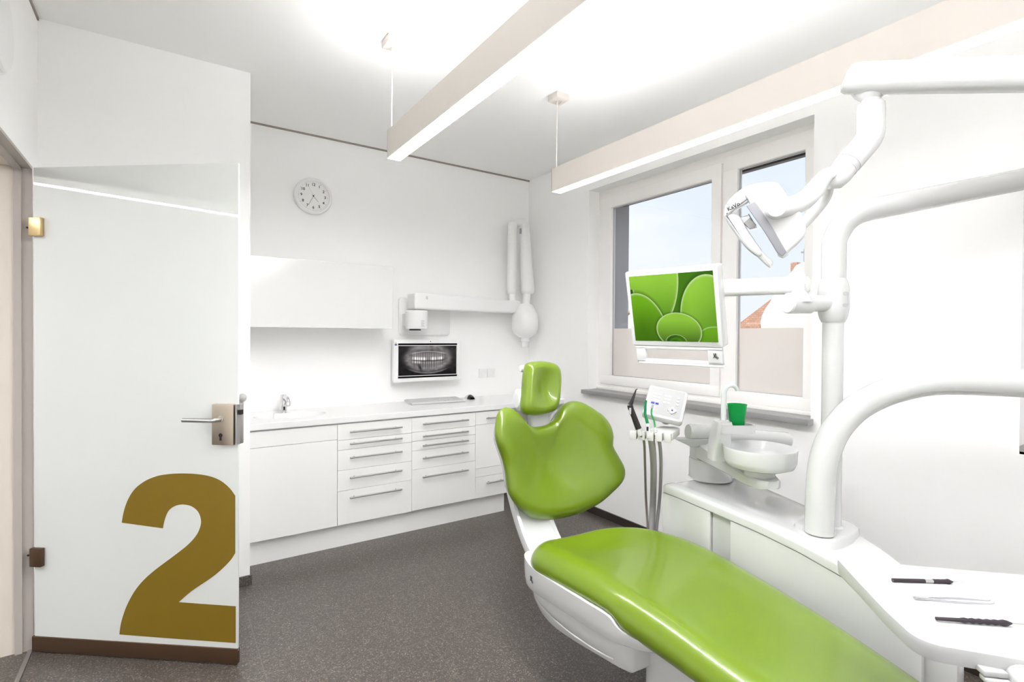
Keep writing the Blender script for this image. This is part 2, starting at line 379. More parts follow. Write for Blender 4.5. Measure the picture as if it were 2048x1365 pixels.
m = MB(); frame_bars(m, 1.460, 1.880, 1.060, 2.440, 0.012, 2.93, 2.945, 0); m.build('glazing_gasket', GREY, wn2)
box('window_pane', (2.944, 1.465, 1.065), (2.948, 1.875, 2.436), GLASS, wn2)
box('privacy_film', (2.9405, 1.473, 1.072), (2.9425, 1.866, 1.456), FILM, wn2)
wn3 = thing('window_3', None, None, (GX, 0, WZ0), kind='structure')
m = MB(); frame_bars(m, VY0 - 0.02, VY1 + 0.02, 0.98, WZ1 + 0.02, 0.09, 2.91, 2.97); m.box((2.912, -0.34, 1.0705), (2.968, -0.24, 2.4945), 0); m.build('window_frame', FRAME, wn3)
box('window_pane', (2.944, VY0 + 0.05, 1.05), (2.948, VY1 - 0.05, 2.50), GLASS, wn3)
m = MB(); m.box((2.747, 1.357, 0.945), (2.807, 3.108, 0.976), 0.002); m.box((2.80, WY0 + 0.0, 0.945), (2.93, WY1, 0.976), 0.0); m.box((2.807, VY0, 0.945), (2.93, VY1, 0.976), 0.0)
struct(m.build('window_sill', SILL))
box('frame_foot', (2.90, WY0, 0.976), (2.925, WY1, 1.0), FRAME, wn, bev=0.003)
# outside reveals of the facade, shutter box
m = MB(); m.box((2.985, 3.000, 0.95), (3.16, 3.12, 2.6)); m.box((2.985, 1.34, 0.95), (3.16, 1.42, 2.6)); struct(m.build('trim_4', PIER))
m = MB(); m.box((2.985, 1.34, 2.485), (3.16, 3.12, 2.62)); m.box((3.06, 1.42, 2.455), (3.10, 3.0, 2.49)); struct(m.build('trim_5', SHUT))
struct(box('trim_6', (2.985, 1.36, 0.93), (3.20, 3.10, 0.985), SILL))
# ------------------------------------------------------------------ outside
tag(box('street_ground', (3.4, -60, -6.3), (90, 80, -6.0), GROUND), 'beige street ground far below the window, only sensed through frosted film', 'ground')
bpy.data.objects['street_ground']['kind'] = 'structure'
bX = 20.0
def oX(px, py, X=bX): return onpl(px, py, Vector((X, 0, 0)), Vector((1, 0, 0)))
bd = thing('church_building', 'white church with curved gable and red tiled roof seen through the narrow window', 'building', (bX, 11, -6))
gp = [(1520, 700), (1522, 657), (1521, 645), (1524, 632), (1531, 617), (1540, 605), (1544, 597), (1556, 575), (1572, 556), (1584, 543), (1592, 531), (1604, 525), (1618, 523), (1640, 530), (1660, 560), (1690, 600), (1700, 700)]
pg = [oX(*p) for p in gp]; pl = [(p.y, p.z) for p in pg]; pl[0] = (pl[0][0], -6); pl[-1] = (pl[-1][0], -6)
MB().prism(pl, bX, bX + 0.6, lambda p, q, t: Vector((t, p, q))).build('gable_wall', GABLE, bd)
pr_ = [oX(x, y, bX + 1) for x, y in ((1420, 687), (1480, 643), (1500, 627), (1548, 588), (1600, 570), (1640, 560), (1640, 700), (1420, 700))]
y0, y1 = max(p.y for p in pr_), min(p.y for p in pr_)
MB().prism([(p.y, p.z) for p in pr_], bX + 1, bX + 1.4, lambda p, q, t: Vector((t + max(0, (q - 1.0)) * 0.12, p, q))).build('tiled_roof', ROOF, bd)
box('nave_wall', (bX + 1.0, 10.0, -6), (bX + 6, 14.5, 1.5), GABLE, bd)
c0, c1 = oX(1496, 653, bX + 0.3), oX(1524, 653, bX + 0.3)
MB().tube([c0, c1], 0.16, 16).build('dormer', ROOF, bd)
cc = oX(1590, 528, bX + 0.8); MB().box((bX + 0.7, cc.y - 0.12, cc.z - 0.6), (bX + 1.3, cc.y + 0.12, cc.z + 0.05)).build('chimney', ROOF, bd)
cc = oX(1609, 520, bX + 0.3); MB().tube([cc - Z * 0.1, cc + Z * 0.42], 0.035, 8).tube([cc + Z * 0.3 + Vector((0, -.12, 0)), cc + Z * 0.3 + Vector((0, .12, 0))], 0.03, 8).build('finial', STEEL, bd)
hp = [oX(x, y, 24) for x, y in ((1245, 700), (1247, 640), (1262, 626), (1275, 640), (1275, 700))]
hl = [(p.y, p.z) for p in hp]; hl[0] = (hl[0][0], -6); hl[-1] = (hl[-1][0], -6)
hb = thing('town_house', 'pale house gable showing beside the grey pier through the wide window', 'building', (24, hp[2].y, -6))
MB().prism(hl, 24, 30, lambda p, q, t: Vector((t, p, q))).build('wall', GABLE, hb)
MB().prism([(hl[1][0] + .05, hl[1][1]), (hl[2][0], hl[2][1] + .05), (hl[3][0] - .05, hl[3][1]), (hl[3][0] - .05, hl[3][1] + .12), (hl[2][0], hl[2][1] + .2), (hl[1][0] + .05, hl[1][1] + .12)], 23.9, 30.1, lambda p, q, t: Vector((t, p, q))).build('roof', ROOF, hb)

# ------------------------------------------------------------------ door
dr = thing('door_1', None, None, (XL, DY1, 0), kind='structure')
m = MB()
m.box((XL - 0.034, DY1 - 0.0, 0), (XL + 0.004, DY1 + 0.012, DZ + 0.012)); m.box((XL - 0.034, DY0 - 0.012, 0), (XL + 0.004, DY0, DZ + 0.012)); m.box((XL - 0.034, DY0, DZ), (XL + 0.004, DY1, DZ + 0.012))
m.box((XL - 0.055, DY1 - 0.012, 0), (XL - 0.030, DY1 + 0.012, DZ)); m.box((XL - 0.055, DY0, 0), (XL - 0.030, DY0 + 0.012, DZ)); m.box((XL - 0.055, DY0, DZ - 0.012), (XL - 0.030, DY1, DZ + 0.012))
m.build('door_frame', STEELP, dr)
m = MB(); m.box((XL - 0.16, DY1 + 0.002, 0), (XL - 0.05, DY1 + 0.012, DZ)); m.box((XL - 0.16, DY0 - 0.012, 0), (XL - 0.05, DY0 - 0.002, DZ)); m.box((XL - 0.16, DY0, DZ), (XL - 0.05, DY1, DZ + 0.011))
m.build('jamb_lining', JAMB, dr)
HA = Vector((-0.487, 3.036, 0)); HB = Vector((0.252, 2.441, 0)); DU = (HB - HA).normalized(); DN = Vector((DU.y, -DU.x, 0))   # DN towards the viewer
if DN.dot(EYE - HA) < 0: DN = -DN
DL = (HB - HA).length
def DF(p, q, t): return HA + DU * p + DN * t + Z * q
def dpx(x, y):
    P = onpl(x, y, HA, DN) - HA; return (P.dot(DU), P.z)
glass = MB().prism(rrect(0.012, 0.055, DL, 2.117, 0.003, 2), -0.008, 0.0, DF).build('glass_pane', SATIN, dr)
MB().prism([(0.004, 0.006), (DL, 0.006), (DL, 0.070), (0.004, 0.070)], -0.014, 0.006, DF, 0.001).build('bottom_rail', BRONZE_SHADE, dr)
two = [(472, 747), (476, 722), (482, 696), (490, 672), (500, 650), (512, 630), (527, 612), (545, 597), (567, 583), (590, 573), (615, 565), (645, 560), (680, 557), (715, 556.5), (750, 558), (785, 562), (818, 569), (848, 581), (873, 598), (895, 620), (911, 643), (911, 865),
       (895, 890), (870, 917), (840, 944), (805, 970), (770, 993), (740, 1014), (715, 1035), (693, 1055), (800, 1063), (913, 1071), (913, 1213), (700, 1198), (463, 1180), (465, 1160), (470, 1133), (478, 1105), (488, 1077), (501, 1049), (517, 1020), (536, 993), (560, 966), (590, 939), (622, 914), (657, 888), (693, 861), (724, 836), (748, 812), (765, 789), (775, 766), (779, 745), (776, 724), (768, 706), (755, 692), (738, 682), (718, 677.5), (700, 677), (682, 681), (665, 690), (652, 703), (643, 721), (636, 743), (631, 769)]
cn = {(472, 747), (911, 643), (911, 865), (693, 1055), (913, 1071), (913, 1213), (463, 1180), (631, 769)}
tw2 = []; st_ = 0; seq = two + [two[0]]
seg = [seq[0]]
for q_ in seq[1:]:
    seg.append(q_)
    if q_ in cn:
        pp_ = cr_path([Vector((a, b, 0)) for a, b in seg], 4) if len(seg) > 2 else [Vector((a, b, 0)) for a, b in seg]
        tw2 += [(p.x, p.y) for p in pp_[:-1]]; seg = [q_]
tw = [dpx(x * 0.5166, 660 + y * 0.5166) for x, y in tw2]
tw = [(min(p, DL - 0.0005), q) for p, q in tw]
MB().prism(tw, 0.0003, 0.0012, DF).build('door_number', GOLD, dr)
def hinge(z, mt):
    h = MB().box((0.000, z - 0.036, -0.020), (0.012, z + 0.036, 0.010), 0.002, 2, DF).box((0.008, z - 0.040, 0.001), (0.062, z + 0.040, 0.021), 0.003, 2, DF).build('hinge', mt, dr)
    MB().box((0.018, z - 0.040, -0.023), (0.058, z + 0.040, -0.009), 0.002, 2, DF).build('backplate', DARK, h)
    return h
hz = [dpx(78, 455)[1], dpx(75, 1113)[1]]
hinge(hz[0], HINGE_LIT)['label'] = 'upper hinge, its warm reflection put into the metal colour'; hinge(hz[1], BRONZE_SHADE)['label'] = 'lower hinge of the same metal, its dark reflection put into the colour'
for z in hz: MB().lathe([(0.0045, 0), (0.0045, 0.001)], (XL - 0.012, DY1 - 0.0125 + 0.012, z), 12, (Vector((1, 0, 0)), Vector((0, 0, 1)), Vector((0, -1, 0)))).build('frame_screw', DARK, dr)
lp0 = dpx(430, 888); lp1 = dpx(466, 808)
lz0, lz1 = dpx(447, 889)[1], dpx(447, 808)[1]; lx0 = dpx(430, 850)[0]; lx1 = lx0 + 0.095
lx1 = min(DL - 0.004, lx1)
lk = MB().box((lx0, lz0, 0.0), (lx1, lz1, 0.022), 0.003, 2, DF).build('lock_case', NICKEL, dr)
MB().box((lx0 + 0.006, lz0 + 0.002, -0.030), (DL + 0.006, lz1 - 0.002, -0.0085), 0.002, 2, DF).build('back_case', STEEL, lk)
MB().box((DL - 0.003, lz0 + 0.001, -0.028), (DL + 0.004, lz1 - 0.001, 0.016), 0.001, 1, DF).build('strike_edge', STEEL, lk)
sz = lz0 + (lz1 - lz0) * 0.64; sxp = lx0 + 0.040
MB().box((DL + 0.004, lz0 + (lz1 - lz0) * 0.74, -0.012), (DL + 0.016, lz0 + (lz1 - lz0) * 0.86, 0.006), 0.001, 1, DF).build('latch_bolt', DARK, lk)
m = MB(); m.lathe([(0.013, 0), (0.013, 0.004), (0.0105, 0.005)], DF(sxp, sz, 0.022), 20, (DU, Z, DN))
m.build('rose', STEEL, lk)
m = MB(); m.tube(cr_path([DF(sxp, sz, 0.022), DF(sxp, sz, 0.045), DF(sxp - 0.006, sz, 0.062), DF(sxp - 0.03, sz, 0.066), DF(sxp - 0.135, sz, 0.066)], 6), 0.0092, 16); m.build('lever_handle', STEEL, lk)
kz = lz0 + (lz1 - lz0) * 0.22; m = MB(); m.lathe([(0.0085, 0), (0.0085, 0.0008)], DF(sxp, kz + 0.004, 0.0221), 16, (DU, Z, DN)); m.box((sxp - 0.0045, kz - 0.018, 0.0221), (sxp + 0.0045, kz + 0.006, 0.0229), 0, 1, DF); m.build('keyhole', DARK, lk)
# stop on the partition
sp = MB(); sp.lathe([(0.013, 0), (0.013, 0.012), (0.020, 0.018), (0.0225, 0.030), (0.019, 0.042), (0.010, 0.048), (0.0, 0.049)], (0.347, YP, 1.051), 20, (Vector((1, 0, 0)), Vector((0, 0, 1)), Vector((0, -1, 0))))
tag(sp.build('door_stop', RUB), 'small round white door stop on the wall end beside the lock', 'door stop')
# ------------------------------------------------------------------ counter run
CY, KY = 3.400, 3.450   # front of doors, plinth face
tag(box('plinth', (0.392, KY, 0.0), (2.245, YB - 0.002, 0.150), CAB), 'white recessed plinth running under all the base cabinets', 'plinth')
hg = 'bar handle fronts'
def front(name, x0, x1, z0, z1, p, m=CAB):
    g = 0.0012; return MB().box((x0 + g, CY, z0 + g), (x1 - g, CY + 0.019, z1 - g), 0.0008, 1).build(name, m, p)
def bar(x0, x1, z, p):
    m = MB().tube([(x0, CY - 0.032, z), (x1, CY - 0.032, z)], 0.006, 14)
    for x in (x0 + 0.035, x1 - 0.035): m.tube([(x, CY - 0.032, z), (x, CY, z)], 0.004, 10)
    return m.build('bar_handle', STEEL, p)
def carcass(x0, x1, p, zt=0.818): return MB().box((x0 + 0.0005, CY + 0.0195, 0.151), (x1 - 0.0005, YB - 0.003, zt), 0).build('carcass', CARC, p)
sk = thing('sink_cabinet', 'wide plain white cabinet without handles under the basin', 'cabinet', (0.66, 3.66, 0.15))
carcass(0.412, 0.923, sk, 0.775); front('top_panel', 0.412, 0.923, 0.719, 0.818, sk); front('door', 0.412, 0.923, 0.155, 0.719, sk); box('side_filler', (0.392, CY + 0.004, 0.155), (0.411, CY + .05, 0.818), CAB, sk)
dcab = thing('drawer_cabinet', 'white five-drawer cabinet beside the sink cabinet, with even steel bar handles', 'cabinet', (1.18, 3.66, 0.15), 'drawer cabinets')
carcass(0.923, 1.437, dcab)
for z0, z1, h in ((0.712, 0.818, 0.765), (0.647, 0.712, 0.688), (0.514, 0.647, 0.597), (0.380, 0.514, 0.466), (0.156, 0.380, 0.335)): bar(0.996, 1.353, h, front('drawer', 0.923, 1.437, z0, z1, dcab))
ecab = thing('drawer_cabinet', 'white drawer cabinet below the keyboard, with one deep bottom drawer', 'cabinet', (1.69, 3.66, 0.15), 'drawer cabinets')
carcass(1.437, 1.951, ecab)
for z0, z1, h in ((0.714, 0.818, 0.770), (0.650, 0.714, 0.684), (0.583, 0.650, 0.617), (0.449, 0.583, 0.528), (0.158, 0.449, 0.395)): bar(1.508, 1.874, h, front('drawer', 1.437, 1.951, z0, z1, ecab))
fcab = thing('end_cabinet', 'white cabinet at the right end of the run, half hidden by the green backrest', 'cabinet', (2.1, 3.66, 0.15))
carcass(1.951, 2.245, fcab)
bar(2.03, 2.215, 0.768, front('drawer', 1.951, 2.245, 0.720, 0.818, fcab)); front('door', 1.951, 2.245, 0.386, 0.720, fcab); front('panel', 1.951, 2.245, 0.320, 0.386, fcab); bar(2.032, 2.215, 0.272, front('drawer', 1.951, 2.245, 0.158, 0.320, fcab))
# worktop with basin
wt = thing('worktop', 'long white solid-surface worktop with a moulded oval basin', 'worktop', (1.6, 3.66, 0.825))
X0, X1, Y0, Y1, ZT, ZB = 0.391, XR - 0.001, 3.385, YB - 0.001, 0.866, 0.828
bc = Vector((0.685, 3.655)); ra, rb = 0.222, 0.155; n = 72
def toRect(a):
    dx, dy = math.cos(a), math.sin(a); ts = []
    if dx > 1e-9: ts.append((X1 - bc.x) / dx)
    if dx < -1e-9: ts.append((X0 - bc.x) / dx)
    if dy > 1e-9: ts.append((Y1 - bc.y) / dy)
    if dy < -1e-9: ts.append((Y0 - bc.y) / dy)
    t = min(ts); return (bc.x + dx * t, bc.y + dy * t)
angs = sorted([2 * PI * k / n for k in range(n)] + [math.atan2(y - bc.y, x - bc.x) % (2 * PI) for x in (X0, X1) for y in (Y0, Y1)])
n = len(angs); vs = []; fs = []
rings = [('r', ZB), ('r', ZT - 0.003), ('ri', ZT), (1.0, ZT), (0.985, ZT - 0.004), (0.95, ZT - 0.025), (0.88, ZT - 0.055), (0.70, ZT - 0.075), (0.35, ZT - 0.083), (0.05, ZT - 0.085)]
for rr, z in rings:
    for a in angs:
        if rr == 'r': x, y = toRect(a)
        elif rr == 'ri':
            x, y = toRect(a); x = min(max(x, X0 + .003), X1 - .003); y = min(max(y, Y0 + .003), Y1 - .003)
        else: x, y = bc.x + math.cos(a) * ra * rr, bc.y + math.sin(a) * rb * rr
        vs.append((x, y, z))
for i in range(len(rings) - 1):
    for k in range(n): fs.append((i * n + k, i * n + (k + 1) % n, (i + 1) * n + (k + 1) % n, (i + 1) * n + k))
fs.append(tuple((len(rings) - 1) * n + k for k in range(n)))
MB().add(vs, fs).build('slab', TOPM, wt, ang=28, recalc=True)
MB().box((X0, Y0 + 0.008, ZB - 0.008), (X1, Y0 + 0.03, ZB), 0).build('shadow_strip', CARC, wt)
MB().lathe([(0.062, -0.07), (0.056, -0.008), (0.050, 0.0)], (0.665, 3.790, ZT + 0.0005), 40, None, 1.1, 0.7).build('basin_ledge', TOPM, wt)
# faucet
fx, fy = 0.665, 3.775
fc = thing('faucet', 'chrome sensor faucet standing at the back of the oval basin', 'faucet', (fx, fy, ZT))
MB().box((fx - 0.019, fy - 0.020, ZT), (fx + 0.019, fy + 0.020, ZT + 0.125), 0.010, 4).lathe([(0.024, 0), (0.024, 0.005), (0.020, 0.007)], (fx, fy, ZT), 24).build('body', CHROME, fc)
MB().tube(cr_path([(fx, fy, ZT + 0.105), (fx + 0.004, fy - 0.05, ZT + 0.110), (fx + 0.008, fy - 0.095, ZT + 0.100), (fx + 0.008, fy - 0.105, ZT + 0.085)], 6), [0.015] * 13 + [0.013] * 6, 16).build('spout', CHROME, fc)
MB().box((fx - 0.006, fy - 0.0212, ZT + 0.022), (fx + 0.006, fy - 0.0195, ZT + 0.044), 0.0005, 1).build('sensor_window', DARK, fc)
MB().tube([(fx + 0.018, fy, ZT + 0.045), (fx + 0.036, fy, ZT + 0.045), (fx + 0.040, fy, ZT + 0.05), (fx + 0.040, fy, ZT + 0.075)], 0.005, 10).build('lever', CHROME, fc)
# wall cabinet
wc = thing('wall_cabinet', 'glossy white wall cabinet without handles above the basin', 'cabinet', (0.9, 3.75, 1.445))
box('body', (0.392, 3.60, 1.447), (1.355, YB - 0.002, 1.888), CAB, wc, bev=0.001, seg=1)
box('front_panel', (0.392, 3.575, 1.444), (1.357, 3.599, 1.890), CABGL, wc, bev=0.0015, seg=1)
# keyboard, mouse
kb = thing('keyboard', 'pale grey computer keyboard lying on the worktop below the wall screen', 'keyboard', (1.78, 3.72, ZT))
kx0, kx1, ky0, ky1 = 1.555, 2.005, 3.665, 3.825
def KF(x, y, z): return Vector((x, y + (x - 1.78) * -0.06, z + (y - ky0) * 0.07 + 0.002))
MB().box((kx0, ky0, ZT), (kx1, ky1, ZT + 0.014), 0.004, 2, KF).build('body', mat('keyboard_grey', (0.66, 0.66, 0.66), 0.4), kb)
m = MB(); rows = 6
for r_ in range(rows):
    y = ky0 + 0.014 + r_ * 0.0225; x = kx0 + 0.010
    while x < kx1 - 0.020:
        wk = 0.0165 if not (r_ == 0 and 0.11 < x - kx0 < 0.13) else 0.10
        if abs(x - (kx0 + 0.305)) < 0.006 or abs(x - (kx0 + 0.365)) < 0.006: x += 0.008
        m.box((x, y, ZT + 0.014), (min(x + wk, kx1 - 0.008), y + 0.0175, ZT + 0.019), 0.0015, 1, KF); x += wk + 0.0025
m.build('keycaps', mat('keycap_grey', (0.60, 0.60, 0.60), 0.5), kb)
ms = thing('computer_mouse', 'small white and black computer mouse at the right of the keyboard', 'mouse', (2.125, 3.80, ZT))
secs = []
for i in range(9):
    t = i / 8; y = 3.755 + 0.105 * t; hgt = 0.036 * math.sin(PI * (0.12 + 0.80 * t)) ** 0.7; wd = 0.030 * math.sin(PI * (0.18 + 0.66 * t)) ** 0.5
    secs.append([Vector((2.125 + wd * math.cos(a), y, ZT + 0.001 + max(0, math.sin(a)) * hgt)) for a in [PI * k / 10 for k in range(11)]] + [Vector((2.125, y, ZT + 0.001))])
MB().loft(secs).build('shell', PLAS, ms)
secs2 = [[Vector((2.125 + (p.x - 2.125) * 1.03, p.y, ZT + 0.0008 + (p.z - ZT - 0.001) * 1.04)) for p in s_] for s_ in secs[0:4]]
MB().loft(secs2).build('button_cover', DARK, ms)
# sockets
for i, x in enumerate((2.318, 2.402)):
    s_ = thing('wall_socket', ('left' if i == 0 else 'right') + ' one of the two white wall sockets above the worktop', 'socket', (x, YB, 1.03), 'wall sockets')
    MB().prism(rrect(x - 0.04, 1.028, x + 0.04, 1.108, 0.006, 3), YB - 0.010, YB, lambda p, q, t: Vector((p, t, q)), 0.001).build('cover_frame', PLASW, s_)
    MB().lathe([(0.0, 0.002), (0.018, 0.002), (0.021, 0.012), (0.024, 0.012), (0.024, 0.010), (0.0215, 0.0)], (x, YB, 1.068), 24, (Vector((1, 0, 0)), Vector((0, 0, 1)), Vector((0, -1, 0)))).build('outlet', PLASW, s_)
# wall monitor with x-ray
my = YB - 0.12
mo = thing('wall_monitor', 'white wall-mounted screen showing a grey dental x-ray', 'monitor', (1.74, my, 1.03))
def MF(p, q, t): return Vector((p, my - t, q))
x0, x1, z0, z1 = 1.456, 2.034, 1.033, 1.365
MB().prism(rrect(x0, z0, x1, z1, 0.012, 4), -0.045, 0.0, MF, 0.003).build('housing', PLASW, mo)
MB().box((1.65, my + 0.04, 1.13), (1.84, YB, 1.27), 0.004).build('wall_bracket', PLASG, mo)
def gauss(x, s): return math.exp(-(x / s) ** 2)
def h2(i, j): 
    v = math.sin(i * 127.1 + j * 311.7) * 43758.5453; return v - math.floor(v)
def vn(x, y):
    i, j = math.floor(x), math.floor(y); fx_, fy_ = x - i, y - j; sx_, sy_ = fx_ * fx_ * (3 - 2 * fx_), fy_ * fy_ * (3 - 2 * fy_)
    return (h2(i, j) * (1 - sx_) + h2(i + 1, j) * sx_) * (1 - sy_) + (h2(i, j + 1) * (1 - sx_) + h2(i + 1, j + 1) * sx_) * sy_
def xray(u, v):
    c = _xray(u, v); return tuple(min(1, k ** 1.45 * 0.95) for k in c)
def _xray(u, v):
    if v < 0.055 or v > 0.945: return (0.012, 0.012, 0.012)
    if v < 0.075 or v > 0.928 or u < 0.006 or u > 0.988: return (0.75, 0.74, 0.75)
    w_ = (v - 0.075) / 0.853; c = u - 0.5
    def band(x, lo, hi, s): return 1 / (1 + math.exp(-(x - lo) / s)) / (1 + math.exp((x - hi) / s))
    g = 0.02 + 0.07 * vn(u * 9, w_ * 6) * (1 - w_) + 0.03 * vn(u * 30, w_ * 20)
    rj = math.hypot(c / 0.40, (w_ - 0.40) / 0.50)
    g += 0.20 * gauss(rj - 0.86, 0.16) * (0.55 + 0.8 * vn(u * 22, w_ * 16)) * (0.5 + 0.5 * band(w_, 0.25, 2, 0.05))
    g += 0.07 * band(1 - rj, 0.05, 2, 0.04)
    wl_ = w_ + 0.35 * c * c
    ph = c * 27 + 0.15 * math.sin(c * 40); tw_ = (0.5 + 0.5 * math.cos(2 * PI * ph)) ** 0.5
    side = band(c, -0.265, 0.265, 0.012)
    g += side * band(wl_, 0.22, 0.49, 0.02) * (0.08 + 0.20 * tw_ * band(wl_, 0.24, 0.6, 0.05))
    br = 0.15 + 0.85 * band(vn(u * 14 + 3, 2), 0.5, 2, 0.06)
    g += side * band(wl_, 0.40, 0.495, 0.012) * tw_ * 0.75 * br
    g += side * band(wl_, 0.53, 0.60, 0.012) * tw_ * (0.65 if c < -0.13 else 0.22)
    g += band(c, -0.22, 0.22, 0.02) * band(wl_, 0.54, 0.80 - 1.3 * c * c, 0.025) * (0.05 + 0.17 * tw_)
    g *= 1 - 0.75 * gauss(wl_ - 0.515, 0.012) * side
    g += 0.26 * gauss(w_ - (0.19 + 0.9 * c * c), 0.016) * band(c, -0.27, 0.27, 0.02)
    g += 0.22 * gauss(w_ - (0.93 - 1.3 * c * c), 0.025) * band(c, -0.30, 0.30, 0.03)
    g += 0.20 * vn(u * 18, w_ * 12) * band(w_, -1, 0.16, 0.03) * band(c, -0.22, 0.22, 0.04)
    g *= 1 - 0.8 * gauss(math.hypot((u - 0.36 - (w_ - .75) * .2) / 0.028, (w_ - 0.74) / 0.13), 1.0)
    g = max(0, min(1, g)); return (g, g * 0.95, g * 0.96)
screen('screen', MF(1.489, 1.335, 0.001), Vector((0.512, 0, 0)), Vector((0, 0, -0.272)), 300, 160, xray, mo)
MB().lathe([(0.004, 0), (0.004, 0.0006)], MF(1.762, 1.350, 0.0002), 12, (Vector((1, 0, 0)), Vector((0, 0, 1)), Vector((0, -1, 0)))).build('webcam', DARK, mo)
MB().box((1.462, my - 0.001, 1.335), (1.480, my, 1.348)).build('sticker', mat('cream_sticker', (0.75, 0.72, 0.55), 0.6), mo)
MB().box((1.462, my - 0.001, 1.318), (1.480, my, 1.333)).build('sticker', mat('blue_sticker', (0.12, 0.16, 0.40), 0.6), mo)
# clock
ck = thing('wall_clock', 'round white wall clock with thin hands reading about twenty-five to five', 'clock', (0.882, YB, 2.267))
cc = Vector((0.882, YB, 2.397)); AX = (Vector((1, 0, 0)), Vector((0, 0, 1)), Vector((0, -1, 0)))
MB().lathe([(0.122, 0.0), (0.130, 0.012), (0.131, 0.028), (0.126, 0.037), (0.118, 0.040), (0.111, 0.036), (0.1085, 0.0225)], cc, 64, AX).build('rim', PLASW, ck)
MB().lathe([(0.0, 0.024), (0.110, 0.024), (0.110, 0.022), (0.0, 0.022)], cc, 48, AX).build('face', CLOCKF, ck)
m_d = None
dial = MB()
for h_ in range(1, 13):
    a = PI / 2 - h_ * PI / 6
    cu = (math.cos(a) * 0.082, math.sin(a) * 0.082)
    o = text(str(h_), 0.027, lambda x, y, d, cu=cu: cc + Vector((cu[0] + x, -0.0245 - d, cu[1] + y)), 'numeral', INK, ck, bold=0.0006)
for k in range(60):
    a = k * PI / 30; r0 = 0.099 if k % 5 else 0.096; d1 = Vector((math.cos(a), 0, math.sin(a))); pp = Vector((-d1.z, 0, d1.x)) * (0.0005 if k % 5 else 0.0010); b0 = cc + Vector((0, -0.0246, 0))
    dial.add([b0 + d1 * r0 - pp, b0 + d1 * 0.103 - pp, b0 + d1 * 0.103 + pp, b0 + d1 * r0 + pp], [(0, 1, 2, 3)])
dial.build('minute_marks', INK, ck, smooth=False)
def hand(name, ang, ln, wd, d_, mt):
    a = PI / 2 - math.radians(ang); d1 = Vector((math.cos(a), 0, math.sin(a))); s1 = Vector((-d1.z, 0, d1.x)) * wd; b0 = cc + Vector((0, -0.026 - d_, 0))
    MB().add([b0 - d1 * 0.012 - s1, b0 + d1 * ln - s1 * .6, b0 + d1 * ln + s1 * .6, b0 - d1 * 0.012 + s1], [(0, 1, 2, 3)]).build(name, mt, ck, smooth=False)
HND = mat('brown_hand', (0.16, 0.09, 0.08), 0.5)
hand('hour_hand', 138, 0.052, 0.0016, 0.001, HND); hand('minute_hand', 206, 0.075, 0.0016, 0.002, HND); hand('second_hand', 332, 0.082, 0.0006, 0.003, GREY)
MB().lathe([(0.0045, 0.026), (0.0045, 0.031), (0.0, 0.032)], cc, 14, AX).build('hand_cap', INK, ck)
# wall x-ray arm
xa = thing('xray_arm', 'white wall-mounted x-ray tube on a long folding arm in the far corner', 'x-ray machine', (1.75, YB, 1.40))
MB().prism(rrect(1.535, 1.400, 1.985, 1.700, 0.025, 5), -0.022, 0, lambda p, q, t: Vector((p, YB + t, q)), 0.004).build('wall_plate', PLASW, xa)
MB().lathe([(0.082, 0.0), (0.086, 0.006), (0.086, 0.135), (0.080, 0.142)], (1.612, 3.735, 1.448), 40).box((1.56, 3.74, 1.47), (1.68, YB - 0.01, 1.57), 0.01).build('pivot_housing', PLASW, xa)
MB().lathe([(0.045, 0.0), (0.045, 0.012)], (1.60, 3.735, 1.4355), 24).build('lower_ring', DARK, xa)
m = MB()
pa = Vector((1.56, 3.725, 0)); pb = Vector((2.56, 3.79, 0)); d1 = (pb - pa).normalized(); s1 = Vector((-d1.y, d1.x, 0))
def XF(p, q, t): return pa + d1 * p + s1 * q + Z * t
m.box((0.0, -0.07, 1.598), (1.02, 0.07, 1.722), 0.016, 4, lambda p, q, t: XF(p, q, 1.598 + (t - 1.598) * (1 - 0.12 * p)))
m.build('horizontal_arm', PLASW, xa)
text('()', 0.028, lambda x, y, d: XF(0.10 + x, -0.0705 - d, 1.690 + y), 'arm_mark', INK, xa)
m = MB()
for k in range(5): m.box((1.612, 3.6475, 1.468 + k * 0.010), (1.640 - (k % 2) * 0.006, 3.6535, 1.4710 + k * 0.010))
m.build('rating_print', GREY, xa, smooth=False)
lowp = Vector((2.545, 3.795, 1.72)); 
MB().tube([lowp - Z * 0.02, lowp + Z * 0.07], 0.030, 20).build('swivel', PLASW, xa)
def softbar(p0, p1, r0, r1, n=6):
    out = []; R = []
    for i in range(n + 1):
        t = i / n; out.append(p0.lerp(p1, t)); R.append(r0 + (r1 - r0) * t)
    a = (p1 - p0).normalized()
    return [p0 - a * r0 * 0.5, p0 - a * r0 * 0.3] + out + [p1 + a * r1 * 0.3, p1 + a * r1 * 0.5], [r0 * .6, r0 * .88] + R + [r1 * .88, r1 * .6]
q0 = Vector((2.535, 3.795, 1.79)); q1 = Vector((2.545, 3.80, 2.39)); pts, R = softbar(q0, q1, 0.044, 0.040)
MB().tube(pts, R, 24).build('lower_spring_arm', PLASW, xa)
q2 = Vector((2.66, 3.79, 2.40)); q3 = Vector((2.662, 3.73, 1.80)); pts, R = softbar(q3, q2, 0.064, 0.048)
MB().tube(pts, R, 24).build('upper_spring_arm', PLASW, xa)
MB().tube([(2.545, 3.80, 2.405), (2.66, 3.79, 2.415)], 0.036, 20).build('elbow_joint', PLASW, xa)
MB().box((2.588, 3.742, 2.30), (2.602, 3.756, 2.345)).build('cable_clip', GREY, xa)
MB().tube([(2.655, 3.73, 1.78), (2.640, 3.73, 1.60)], 0.036, 24).build('neck', PLASW, xa)
